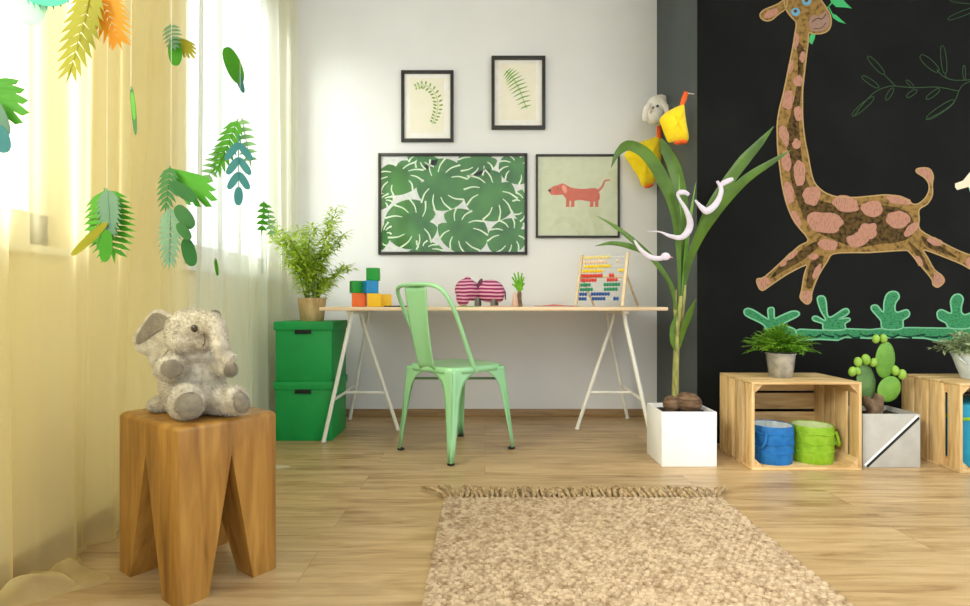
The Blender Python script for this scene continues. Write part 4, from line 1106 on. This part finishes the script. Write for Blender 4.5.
leaves = [
    ([(682, 318), (686, 280), (694, 250), (712, 217), (744, 181), (775, 160), (791, 150)], [.006, .010, .022, .030, .022, .012, .001], (0, 0, -.02, -.05, -.08, -.09, -.08), 'palm'),
    ([(683, 300), (692, 250), (708, 212), (727, 184), (745, 160), (762, 141), (774, 126)], [.005, .010, .020, .030, .030, .018, .001], (0, .02, .05, .08, .10, .11, .12), 'palm'),
    ([(680, 300), (679, 250), (676, 210), (664, 178), (648, 154), (630, 145), (618, 153), (611, 168)], [.006, .014, .030, .038, .034, .026, .014, .001], (0, -.02, -.04, -.06, -.09, -.12, -.16, -.18), 'palm'),
    ([(683, 290), (684, 240), (683, 200), (676, 168), (666, 148), (661, 138)], [.006, .020, .036, .040, .030, .004], (.02, .03, .04, .06, .06, .05), 'palm'),
    ([(677, 318), (672, 288), (662, 270), (648, 254), (630, 246), (612, 243), (595, 246)], [.004, .011, .013, .014, .014, .010, .001], (0, -.03, -.06, -.09, -.12, -.14, -.16), 'palm'),
    ([(678, 318), (674, 290), (664, 272), (650, 255), (632, 239), (615, 226), (597, 216)], [.004, .010, .013, .014, .015, .010, .001], (0, .0, .02, .03, .04, .05, .05), 'palm'),
    ([(680, 310), (679.5, 250), (680, 210), (679, 174)], [.006, .010, .009, .001], (0, 0, 0, -.01), 'palm_lt'),
    ([(682, 310), (686, 255), (691, 215), (696, 182)], [.006, .010, .009, .001], (0, .01, .02, .02), 'palm_lt'),
    ([(680, 348), (684, 330), (690, 314), (696, 298)], [.004, .016, .018, .001], (-.01, -.02, -.03, -.04), 'palm'),
    ([(676, 352), (673, 342), (673, 328), (677, 312)], [.003, .013, .014, .002], (-.01, -.02, -.02, -.02), 'palm'),
]
for pts, w, dys, m in leaves:
    bm = B(); blade(bm, [g(x, y, d) for (x, y), d in zip(pts, dys)], w, .3, side=(.25, -1, .15)); part('leaf', bm, M[m], t)
# thin trailing grey shoot on the board side
def felt_bird(pts, rr, head, beak, label, dy, extra=None):
    P = [g(x, y, dy) for x, y in pts]; c = sum(P, Vector()) / len(P)
    t = thing('felt_bird', label, 'ornament', P[len(P) // 2], group='white felt birds clipped to the palm leaves')
    bm = B(); tube(bm, P, rr, 10, n=6, flat=.6, up=(0, 1, 0))
    if head: ell(bm, g(head[0], head[1], dy), (head[2] * q, .008, head[2] * q * .8))
    if extra: tube(bm, [g(x, y, dy) for x, y in extra], [.007, .013, .012, .008], 8, n=4, flat=.6, up=(0, 1, 0))
    part('body', bm, M['bird'], t)
    if beak: bm = B(); tube(bm, [g(beak[0], beak[1], dy), g(beak[2], beak[3], dy)], [.005, .001], 8); part('beak', bm, M['pink'], t, label='pink beak')
    for (x, y) in pts[:2]:
        pass
    return t
felt_bird([(648, 231), (660, 232), (670, 236), (681, 237.5), (688, 231), (690, 222), (686, 210), (680, 200), (677, 194)], [.0012, .004, .009, .013, .017, .016, .011, .007, .006], None, None, 'white crescent shaped felt bird hooked over the middle leaves of the palm', -.07, [(677, 194), (680, 192.5), (685, 192.5), (689, 195)])
felt_bird([(695, 200), (701, 207), (707, 211), (715, 205), (720, 196), (721, 188), (717, 181)], [.004, .011, .017, .015, .012, .010, .006], None, None, 'white crescent shaped felt bird on the right hand leaf of the palm', -.13, [(720, 187), (723, 183.5), (729, 180.5), (733, 179)])
felt_bird([(634, 240), (640, 249), (648, 256), (656, 258.5), (663, 258)], [.004, .009, .012, .012, .011], (665.5, 256.5, 4.6), (669, 257, 673, 257.5), 'white felt bird with pink beak on the lower left leaf of the palm', -.15)

# ------------------------------------------------------------------ crates
def crate(x0, y0, label):
    W, Hh, D = .50, .40, .35; th = .011
    t = thing('wooden_crate', label, 'crate', (x0 + W / 2, y0 + D / 2, 0), group='pine crates lying on their sides')
    y1 = y0 + D
    def pl(lo, hi, m, name='slat'):
        bm = B(); j = random.uniform(-.0012, .0012); box(bm, (lo[0], lo[1] + j, lo[2]), (hi[0], hi[1] + j, hi[2]), .0018); part(name, bm, M[m], t)
    for z in (0, Hh - th):           # bottom and top boards run left to right
        for (a_, b_) in ((0, .111), (.118, .229), (.236, .35)): pl((x0, y0 + a_, z), (x0 + W, y0 + b_, z + th), 'crate')
    for x in (x0, x0 + W - th * 1.2):   # ends: upright boards, one open gap near the front
        for (a_, b_) in ((0, .068), (.094, .172), (.182, .260), (.270, .35)): pl((x, y0 + a_, th), (x + th * 1.2, y0 + b_, Hh - th), 'crate_z')
    for (a_, b_) in ((.02, .105), (.118, .20), (.214, .296), (.308, .382)): pl((x0 + th * 1.2, y1 - th, a_), (x0 + W - th * 1.2, y1, b_), 'crate', 'back_slat')
    for sx, xx in ((1, x0 + th * 1.2), (-1, x0 + W - th * 1.2)):   # three-cornered corner posts
        for sz, zz in ((1, th), (-1, Hh - th)):
            bm = B(); s = .042
            slab(bm, [(xx, y0 + .004, zz), (xx + sx * s, y0 + .004, zz), (xx, y0 + .004, zz + sz * s)], (0, -1, 0), D - .02); part('corner_post', bm, M['crate_y'], t)
    bm = B()
    for x in (x0 + .006, x0 + W - .006):
        for z in (.025, .05, Hh - .025, Hh - .05): ell(bm, (x, y0 + .001, z), (.002, .0012, .002), u=8, v=6)
    part('nail_heads', bm, M['wire'], t)
    return t
crate(1.214, 2.548, 'pine crate on its side holding the blue and lime baskets')
crate(2.122, 2.503, 'pine crate at the right edge of the picture holding the teal box')
def basket(c, r, hgt, m, ml, label, hx):
    t = thing('fabric_basket', label, 'basket', c, group='round fabric baskets in the crate')
    bm = B(); lathe(bm, c, [(0, 0), (r * .94, 0), (r * .98, .01), (r, hgt * .3), (r * .985, hgt * .5), (r * 1.0, hgt * .8), (r * .985, hgt - .004), (r * .96, hgt), (r * .945, hgt - .003)], 48, wob=.006); part('body', bm, m, t)
    bm = B(); lathe(bm, c, [(r * .95, hgt - .003), (r * .90, hgt - .012), (r * .87, hgt * .6), (r * .85, .02), (0, .015)], 48); part('lining', bm, ml, t)
    bm = B()
    for z in (.32, .55, .8):
        ring = [(c[0] + r * 1.0 * math.cos(2 * PI * k / 40), c[1] + r * 1.0 * math.sin(2 * PI * k / 40), c[2] + hgt * z + .004 * math.sin(k * .9 + z * 9)) for k in range(41)]
        tube(bm, ring, .0035, 6)
    part('seam', bm, m, t)
    bm = B(); a = rad(hx); d = Vector((math.cos(a), math.sin(a), 0)); s = Vector((-d.y, d.x, 0)); b_ = Vector(c) + d * r
    tube(bm, [b_ + s * .03 + Vector((0, 0, hgt * .85)), b_ + s * .026 + d * .015 + Vector((0, 0, hgt * .55)), b_ + d * .02 + Vector((0, 0, hgt * .42)), b_ - s * .026 + d * .015 + Vector((0, 0, hgt * .55)), b_ - s * .03 + Vector((0, 0, hgt * .85))], .006, 8, n=4, flat=.5)
    part('handle', bm, m, t)
basket((1.362, 2.664, .0115), .094, .175, M['blue'], M['lining'], 'crumpled blue fabric basket in the left crate', 215)
basket((1.560, 2.672, .0115), .092, .172, M['lime'], M['lining_lime'], 'lime green fabric basket beside the blue basket', -12)
t = thing('fabric_box', 'teal fabric box with lime trim inside the right edge crate', 'storage box', (2.36, 2.66, .0115))
bm = B(); box(bm, (2.165, 2.545, .0115), (2.55, 2.80, .30), .012); part('body', bm, M['teal_box'], t)
bm = B(); box(bm, (2.161, 2.541, .225), (2.554, 2.804, .240), .004); part('trim_band', bm, M['lime'], t, label='lime green trim band')

# ------------------------------------------------------------------ plants on crates
def pot(c, r0, r1, hgt, m, t, wob=.0012):
    bm = B(); lathe(bm, c, [(0, .001), (r0 - .003, .001), (r0, .006), (r0 + (r1 - r0) * .5, hgt * .5), (r1 - .002, hgt - .006), (r1 + .002, hgt - .004), (r1 + .002, hgt), (r1 - .004, hgt), (r1 - .01, hgt - .02), (0, hgt - .02)], 40, wob=wob)
    part('pot', bm, m, t)
c = Vector((1.436, 2.72, .40))
t = thing('potted_fern', 'feathery bright green fern in a zinc pot on the left crate', 'potted plant', c)
pot(c, .051, .067, .118, M['zinc'], t)
bm = B(); rnd = random.Random(12)
for k in range(190):
    th = rnd.uniform(0, 2 * PI); rr = rnd.uniform(.02, .17); hh = .235 - .085 * (rr / .17) ** 1.5 + rnd.uniform(-.045, .02)
    b_ = c + Vector((rnd.uniform(-.035, .035), rnd.uniform(-.035, .035), .10)); e_ = c + Vector((math.cos(th) * rr, math.sin(th) * rr * .85, hh)); m_ = b_.lerp(e_, .55) + Vector((0, 0, .022))
    P = smooth_pts([b_, m_, e_], 7)
    for i, p_ in enumerate(P[3:]):
        d = (P[min(i + 4, len(P) - 1)] - P[i + 2]).normalized(); s = d.cross(Vector((0, 0, 1)))
        if s.length < 1e-3: continue
        s.normalize()
        for sg in (-1, 1):
            leaflet(bm, p_, d * .8 + s * sg + Vector((0, 0, rnd.uniform(-.3, .6))), rnd.uniform(.016, .030), .0036, droop=.1)
    leaflet(bm, P[-1], P[-1] - P[-3], .026, .004)
part('foliage', bm, M['fern'], t, smooth=False)
c = Vector((2.335, 2.66, .40))
t = thing('potted_shrub', 'silvery leaved plant in a whitewashed pot at the right edge', 'potted plant', c)
pot(c, .060, .098, .125, M['white_pot'], t)
bm = B(); tube(bm, [c + Vector((-.088, -.01, .12)), c + Vector((-.105, -.03, .10)), c + Vector((-.085, -.04, .075))], .005, 8, n=4); part('handle', bm, M['white_pot'], t)
bm = B()
for k in range(150):
    th = rnd.uniform(0, 2 * PI); el = rnd.uniform(.15, 1.4); rr = rnd.uniform(.10, .17)
    b_ = c + Vector((0, 0, .11)); e_ = b_ + Vector((math.cos(th) * math.cos(el) * rr * 1.05, math.sin(th) * math.cos(el) * rr, math.sin(el) * rr * .72))
    for i in range(3, 9):
        p_ = b_.lerp(e_, i / 8)
        for q2 in range(2):
            d = (e_ - b_).normalized() * .7 + Vector((rnd.gauss(0, .6), rnd.gauss(0, .6), rnd.gauss(.1, .5)))
            leaflet(bm, p_, d, rnd.uniform(.018, .030), .0075, droop=.1)
part('foliage', bm, M['sage'], t, smooth=False)

# cactus
t = thing('potted_cactus', 'prickly pear cactus in a grey square planter between the crates', 'potted plant', (1.878, 2.70, 0))
planter(1.745, 2.011, 2.586, 2.80, .2475, M['planter_grey'], t)
def ribbon(name, a, b, w, m, lab, dy):
    A_, B_ = Vector(a), Vector(b); d = (B_ - A_).normalized(); n = Vector((-d.z, 0, d.x)) * w / 2
    bm = B(); slab(bm, [A_ + n, B_ + n, B_ - n, A_ - n], (0, -1, 0), .0012)
    bmesh.ops.translate(bm, verts=bm.verts, vec=(0, -dy, 0)); part(name, bm, m, t, smooth=False, label=lab)
yf = 2.586
ribbon('diagonal_band', (1.762, yf, .006), (2.003, yf, .232), .016, M['rubber'], 'black diagonal stripe', .0014)
ribbon('diagonal_band', (1.752, yf, .010), (1.997, yf, .240), .010, M['planter'], 'white diagonal stripe', .0024)
YC = 2.68; kc = YC / F
c_ = lambda x, y, dy=0: at(x, y, YC + dy)
bm = B(); tube(bm, [c_(874, 418), c_(876, 405), c_(880, 394)], [.035, .032, .02], 10, n=3); tube(bm, [c_(874, 410), c_(868, 403), c_(866, 396)], [.03, .022, .016], 10, n=3); part('woody_base', remeshed(bm, .005, 3), M['bark'], t)
def cpad(x, y, rx, ry, rot, m, dy, yaw=0):
    bm = B(); ell(bm, c_(x, y, dy), (rx * kc, .014, ry * kc), (0, rad(rot), rad(yaw)), 28, 20)
    cc = c_(x, y, dy); R_ = Euler((0, rad(rot), rad(yaw))).to_matrix(); rr = random.Random(int(x * 7))
    for i in range(-4, 5):
        for j in range(-5, 6):
            a_, b_ = i / 5 + (j % 2) * .1, j / 6
            if a_ * a_ + b_ * b_ > .82: continue
            dep = math.sqrt(max(0, 1 - a_ * a_ - b_ * b_)) * .014
            p_ = cc + R_ @ Vector((a_ * rx * kc, -dep, b_ * ry * kc)); ell(bm, p_, .0016, u=5, v=4)
            for s in range(2): tube(bm, [p_, p_ + Vector((rr.uniform(-.005, .005), -.007, rr.uniform(-.004, .005)))], [.0005, .0002], 3)
    return part('cactus_pad', bm, m, t)
cpad(885, 360, 9.8, 18.5, 4, M['cactus'], 0); cpad(889, 389, 11, 13.5, 28, M['cactus'], -.01); cpad(866, 382, 11.5, 19, -12, M['cactus_dk'], .015, 15)
for (x, y, r_) in [(876, 339, 4), (883.5, 338.5, 4), (895, 370.5, 4.6), (902, 374.5, 4.6), (858, 362, 4.4), (866, 359.5, 4.8), (873.5, 362.5, 4), (852.5, 371.5, 4.4), (857.5, 371, 3.6)]:
    bm = B(); ell(bm, c_(x, y, -.005), (r_ * kc * .85, r_ * kc * .8, r_ * kc * 1.15), (0, rad(random.uniform(-25, 25)), 0), 14, 10); part('cactus_fruit', bm, M['fruit'], t)

# ------------------------------------------------------------------ chalk drawings on the blackboard wall
YD = YK - .0006
def chalk_thing(name, label, bm, mats, c):
    return single(name, bm, mats, label, 'chalk drawing', (c[0], YK, c[1]), smooth=False)
outline = [(786, -8), (784, 2), (786, 10), (791, 17), (796, 23), (794.5, 35), (793, 45), (790.5, 58), (788, 70), (783.5, 92), (779.5, 108), (777.2, 122), (777, 134), (777.6, 150), (780, 170), (782.5, 188), (787.5, 207), (795, 223), (808, 239.5),
           (799, 246), (786.5, 257), (765, 276.5), (757, 279), (757.5, 285), (762, 290.5), (771.5, 284.5), (786.5, 274.5), (806, 265), (804, 274.5), (801.5, 290), (800, 298), (806.5, 304), (811, 300.5), (812, 291.5), (818.6, 275), (827, 261.5), (832.6, 254),
           (850, 252.6), (866, 252.6), (880, 251.8), (903, 250.4), (909, 252), (919, 264), (931, 278.5), (933, 285), (938, 287), (944, 281.5), (941.5, 275.5), (934, 269.5), (927, 257), (923, 250.4), (930, 251.7), (951, 259.8), (963, 265), (976, 272), (985, 270), (986, 262), (975, 257), (959, 251), (940, 241.5), (920, 230),
           (919, 218.7), (919, 209.5), (927, 204), (932, 195.5), (932, 184), (933, 176), (928.5, 168.5), (918, 168.5), (916, 172), (924, 177.5), (928.5, 184), (928.5, 191), (925, 198), (918.5, 203.5), (912.5, 204),
           (903.4, 198), (888, 195), (872, 196), (856, 197.5), (842, 197.2), (833, 196), (823, 191.5), (814.5, 183), (811, 172.5), (808, 156), (804.8, 140), (802.6, 120), (802.3, 95), (803.5, 80), (806, 58), (808, 42), (808.8, 33.2),
           (814, 34), (822, 33.5), (828.5, 30), (831, 23), (830, 15), (825.5, 7), (819, -2), (812, -10), (798, -16)]
bm = B()
art(bm, smooth_pts and [(p.x, p.y) for p in smooth_pts([(x, y, 0) for x, y in outline], 3, True)], YD, 1, 0)
inners = [[(797, 42), (804, 50), (803, 66), (801, 92), (799, 115), (800, 140), (803, 165), (810, 188), (822, 201), (850, 205), (880, 205), (906, 211), (914, 226), (906, 240), (880, 244), (855, 247), (830, 238), (812, 228), (800, 208), (791, 180), (787, 150), (786, 135), (791, 112), (796, 90), (798, 66)],
           [(824, 240), (806, 258), (785, 270), (770, 279), (778, 268), (797, 253), (812, 243)], [(824, 256), (816, 276), (811, 288), (806, 286), (809, 268), (812, 260)], [(908, 242), (920, 252), (930, 271), (925, 268), (914, 252)], [(922, 236), (940, 246), (958, 258), (940, 252), (926, 246)]]
for P_ in inners: art(bm, [(p.x, p.y) for p in smooth_pts([(x, y, 0) for x, y in P_], 3, True)], YD, 2, 1)
spots = [(796, 41, 2.6, 8, .1), (802.5, 57, 3, 5.5, .2), (790.5, 67, 2.5, 7, .2), (798, 81, 5, 6, .2), (788, 100, 5.5, 10, .25), (798.5, 114, 4.2, 8, -.15), (784, 135, 4.6, 10, -.3), (796.5, 144, 4.5, 4.8, 0), (786, 161, 5, 10.5, -.1),
         (799.5, 173, 6.3, 13, -.05), (788.5, 193, 5.5, 11, -.2), (796, 218, 3.5, 9, -.45), (811.5, 196, 9.5, 9.5, 0), (825, 222, 18.5, 10.5, .12), (827.5, 244.5, 10.5, 5.4, .15), (845, 204, 13.5, 8, .2), (872, 208.5, 11, 7.5, .1), (898, 219.5, 11.5, 8.5, .05),
         (857, 240, 11, 7, -.15), (868, 231, 10, 8, -.4), (899, 200, 13, 4, .2), (911, 229.5, 9, 4.5, -.75), (935, 241.5, 8, 4, .35), (791, 255.5, 8, 3, -.65), (813, 256.5, 5.5, 3, 0), (816.5, 272, 3, 8, .45), (919, 261, 3, 6, -.5), (783, 264, 4, 2, -.6)]
for i, (x, y, rx, ry, ro) in enumerate(spots): art(bm, blob(x, y, rx, ry, ro, .28, seed=i + 1), YD, 3 + i * .02, 2)
for P_ in ([(757, 279), (766, 276), (771.5, 283), (762, 290.5), (757.5, 285)], [(802, 291), (812, 291), (811, 300), (806.5, 304), (800, 298)], [(934, 272), (941.5, 275.5), (944, 281.5), (938, 287), (933, 285)], [(968, 257), (985, 262), (985, 270), (970, 270), (965, 262)], [(916, 172), (918, 168.5), (928.5, 168.5), (933, 176), (931.5, 184), (929, 182), (924, 177.5)]):
    art(bm, P_, YD, 3, 2)
# ear, face, eyes
ear_ = [(786, -1), (778, 4), (771, 7), (764, 10), (760, 14), (761, 18.5), (766, 21), (771.5, 20), (777.5, 15), (786, 8)]
ear_s = [(p.x, p.y) for p in smooth_pts([(x, y, 0) for x, y in ear_], 4, True)]
art(bm, ear_s, YD, 1.5, 0); art(bm, blob(771, 13.5, 8, 3.8, -.5), YD, 3, 2)
art(bm, [(p.x, p.y) for p in smooth_pts([(x, y, 0) for x, y in [(809, 20), (814, 15), (819, 16), (825, 11), (829, 17), (829.5, 23), (826, 29), (819, 31.5), (811, 30.5)]], 4, True)], YD, 3, 4)
for s in stroke([(812, 22), (817, 18.5), (822, 19), (826, 14)], 1.0): art(bm, s, YD, 4, 1)
for s in stroke([(813, 29), (821, 28), (826, 23)], .8): art(bm, s, YD, 4, 1)
for (x, y) in ((795.5, 12), (806.5, 1.5)):
    art(bm, blob(x, y, 4.6, 4), YD, 3.5, 5); art(bm, blob(x - .3, y - .8, 1.8, 1.7), YD, 4.5, 1)
for s in stroke(outline, 1.3, 1.3, 3, True): art(bm, s, YD, 5, 3)
for s in stroke(ear_[:], 1.2, 1.2, 3, True): art(bm, s, YD, 5, 3)
cc = at(850, 225, YK)
chalk_thing('giraffe_drawing', 'large chalk giraffe with pink spots leaping across the blackboard wall', bm, [M['chalk_gold'], M['chalk_brown'], M['chalk_pink'], M['chalk_line'], M['chalk_mauve'], M['chalk_blue']], (cc.x, cc.z))
# green leaves by the mouth
bm = B()
for P_ in ([(829, -4), (831, 2), (836, 7), (845, 7.5), (852, 8.5), (846, 3), (841, -3)], [(831, 13), (836, 15), (846, 24), (838, 21.5), (833, 18)], [(811, 33.6), (815.5, 34), (814.5, 39), (812, 44.5), (809, 42), (809.5, 37)]):
    if P_[0][0] > 820: art(bm, P_, YD, 1, 0)
for s in stroke([(826, 9), (830, 5), (834, 0)], 1.2): art(bm, s, YD, 2, 0)
for s in stroke([(828, 6), (832, 14)], 1.2): art(bm, s, YD, 2, 0)
cc = at(838, 8, YK); chalk_thing('leaf_drawing', 'bright green chalk leaves beside the muzzle of the giraffe drawing', bm, [M['chalk_leaf']], (cc.x, cc.z))
bm = B(); art(bm, [(811, 33.6), (815.5, 34), (814.5, 39), (812, 44.5), (809, 42), (809.5, 37)], YD, 1, 0)
cc = at(812, 39, YK); chalk_thing('leaf_drawing', 'small single green chalk leaf under the chin of the giraffe drawing', bm, [M['chalk_leaf']], (cc.x, cc.z))
# faint branch
Z7 = lambda x, y: (850 + x / 5.05, y / 5.05)
bm = B()
for P_ in ([(20, 585), (70, 520), (130, 462), (190, 438), (230, 435), (320, 443), (440, 440), (550, 460)], [(385, 605), (470, 560), (525, 515), (550, 460), (575, 425), (640, 400)], [(170, 375), (205, 410), (232, 436)], [(438, 352), (470, 385), (515, 403), (570, 405), (640, 400)], [(480, 370), (485, 392)]):
    for s in stroke([Z7(*p_) for p_ in P_], .75): art(bm, s, YD, 1, 0)
for (a_, b_, w) in [((10, 585), (120, 490), 30), ((60, 385), (145, 442), 26), ((90, 285), (172, 375), 28), ((182, 505), (217, 445), 22), ((285, 405), (322, 445), 16), ((285, 490), (337, 455), 22), ((385, 500), (452, 450), 24), ((385, 602), (527, 507), 34),((355, 280), (447, 362), 40), ((465, 230), (480, 372), 28), ((575, 330), (578, 402), 14)]:
    o = leaf2d('oval', Z7(*a_), Z7(*b_), w / 5.05)[0]
    for s in stroke(o[::2], .7, .7, 2, True): art(bm, s, YD, 2, 0)
cc = at(910, 80, YK); twig_ = bm; chalk_thing('branch_drawing', 'thin faint green chalk outline of a leafy branch at the upper right', bm, [M['chalk_dim']], (cc.x, cc.z))
bm = B()
for (a_, b_, w) in [((493, 98), (640, 40), 26), ((505, 0), (660, 12), 24)]:
    for s in stroke(leaf2d('oval', Z7(*a_), Z7(*b_), w / 5.05)[0][::2], .7, .7, 2, True): art(bm, s, YD, 2, 0)
for s in stroke([Z7(640, 40), Z7(665, 24), Z7(660, 12)], .8): art(bm, s, YD, 2, 0)
cc = at(965, 10, YK); chalk_thing('leaf_drawing', 'pair of faint green chalk leaves in the top right corner', bm, [M['chalk_dim']], (cc.x, cc.z))
# ground strip with cactus-like plants
bm = B()
strip = [(792, 331), (800, 328.5), (820, 329.5), (845, 328), (870, 329), (890, 327), (915, 327), (945, 327.5), (975, 326), (1010, 326), (1010, 341), (975, 342), (940, 342), (925, 339), (900, 338), (870, 339), (845, 338), (838, 341), (820, 340), (800, 341), (792, 337)]
def lobes(base, tips, bw, lay=0):
    for grow, mi, l0 in ((1.0, 1, 1), (0, 0, 2.2)):
        for j, (x, y, w) in enumerate(tips):
            P = smooth_pts([(base[0], base[1], 0), ((base[0] + x) / 2 + (x - base[0]) * .06, (base[1] + y) / 2 - .5, 0), (x, y, 0)], 4)
            for s in stroke([(p.x, p.y) for p in P], bw + 2 * grow, w + 2 * grow, 1): art(bm, s, YD, l0 + j * .05 + lay, mi)
            art(bm, blob(x, y, w / 2 + grow, w / 2 + grow, n=14), YD, l0 + j * .05 + .3 + lay, mi)
art(bm, strip, YD, .6, 1); art(bm, [(x, y + (1.3 if y < 333 else -1.6)) for x, y in strip], YD, 1.9, 0)
for x in range(795, 1000, 13):
    for s in stroke([(x, 335 + 1.5 * math.sin(x)), (x + 6, 336.5 + math.sin(x * 1.3)), (x + 13, 336 + 1.5 * math.sin(x * 1.7))], .8, 2.4): art(bm, s, YD, 3.2, 2)
def plant_outline(ox, oy, pts, lay):
    P = [(ox + p.x / 6.06, oy + p.y / 6.06) for p in smooth_pts([(x, y, 0) for x, y in pts], 4, True)]
    art(bm, P, YD, 2.4 + lay, 0)
    for q in stroke(P[::2], 1.5, 1.5, 2, True): art(bm, q, YD, 3.4 + lay, 1)
plant_outline(850, 285, [(200, 265), (185, 215), (130, 150), (135, 125), (165, 125), (200, 165), (205, 110), (220, 60), (250, 40), (285, 45), (297, 75), (275, 110), (272, 150), (290, 165), (340, 150), (360, 170), (350, 195), (320, 215), (312, 265)], 0)
plant_outline(850, 285, [(605, 262), (580, 230), (535, 205), (528, 165), (555, 150), (600, 170), (615, 160), (608, 100), (630, 62), (665, 58), (685, 85), (675, 125), (675, 165), (700, 180), (745, 165), (765, 190), (740, 225), (720, 262)], .05)
plant_outline(740, 285, [(510, 270), (500, 235), (445, 215), (440, 195), (465, 190), (510, 215), (515, 200), (490, 160), (468, 90), (480, 68), (510, 72), (522, 110), (530, 185), (560, 190), (620, 150), (650, 145), (660, 165), (640, 185), (600, 205), (655, 200), (665, 215), (635, 235), (630, 270)], 0)
plant_outline(740, 285, [(150, 250), (95, 215), (35, 185), (25, 155), (50, 142), (95, 160), (165, 205), (172, 195), (168, 150), (185, 137), (205, 145), (208, 200), (240, 190), (310, 160), (350, 162), (358, 180), (330, 200), (260, 240), (330, 268), (330, 330), (200, 330)], .05)
cc = at(880, 330, YK); chalk_thing('desert_plant_drawing', 'green chalk strip of ground with lobed plants below the giraffe drawing', bm, [M['chalk_green'], M['chalk_mint'], M['chalk_green_dk']], (cc.x, cc.z))
bm = B(); art(bm, [(955, 183.5), (963, 180.5), (970, 172), (978, 166), (992, 168), (998, 180), (990, 192), (976, 192), (968, 187), (957, 190), (955, 187)], YD, 1, 0); art(bm, [(968.5, 188), (972, 188.5), (970.5, 193)], YD, 1.5, 1)
cc = at(970, 182, YK); chalk_thing('bird_drawing', 'cream chalk beaked shape cut off by the right edge of the picture', bm, [M['chalk_cream'], M['chalk_mint']], (cc.x, cc.z))

# ------------------------------------------------------------------ camera, light, look
cam = bpy.data.cameras.new('camera'); co = bpy.data.objects.new('camera', cam); COL.objects.link(co)
co.location = (0, 0, H); co.rotation_euler = (PI / 2, 0, 0)
cam.sensor_width = 36; cam.lens = F / 970 * 36; cam.clip_start = .02
SC.camera = co

w = bpy.data.worlds.new('daylight'); SC.world = w; w.use_nodes = True
bg = w.node_tree.nodes['Background']; bg.inputs[0].default_value = (0.91, 0.965, 1.0, 1); bg.inputs[1].default_value = 1.5

def area(name, loc, target, sx, sy, power, col):
    l = bpy.data.lights.new(name, 'AREA'); l.shape = 'RECTANGLE'; l.size = sx; l.size_y = sy; l.energy = power; l.color = col
    o = bpy.data.objects.new(name, l); COL.objects.link(o); o.location = loc
    o.rotation_euler = (Vector(target) - Vector(loc)).to_track_quat('-Z', 'Y').to_euler(); return o
# daylight slanting in through the windows from high outside, and an added overhead fill without a fixture
area('window_daylight', (-4.0, -1.6, 3.6), (-.2, 1.9, .6), 2.4, 2.4, 900, (1.0, .975, .91))
area('overhead_fill', (1.9, 1.0, TOP - .03), (1.9, 1.2, 0), 1.4, 1.4, 40, (.95, .98, 1.0))

SC.view_settings.view_transform = 'Standard'; SC.view_settings.look = 'None'
SC.view_settings.exposure = 0.13; SC.view_settings.gamma = 1.0; SC.view_settings.use_curve_mapping = False
SC.cycles.use_denoising = True
SC.cycles.max_bounces = 10; SC.cycles.transparent_max_bounces = 16
SC.cycles.sample_clamp_indirect = 6
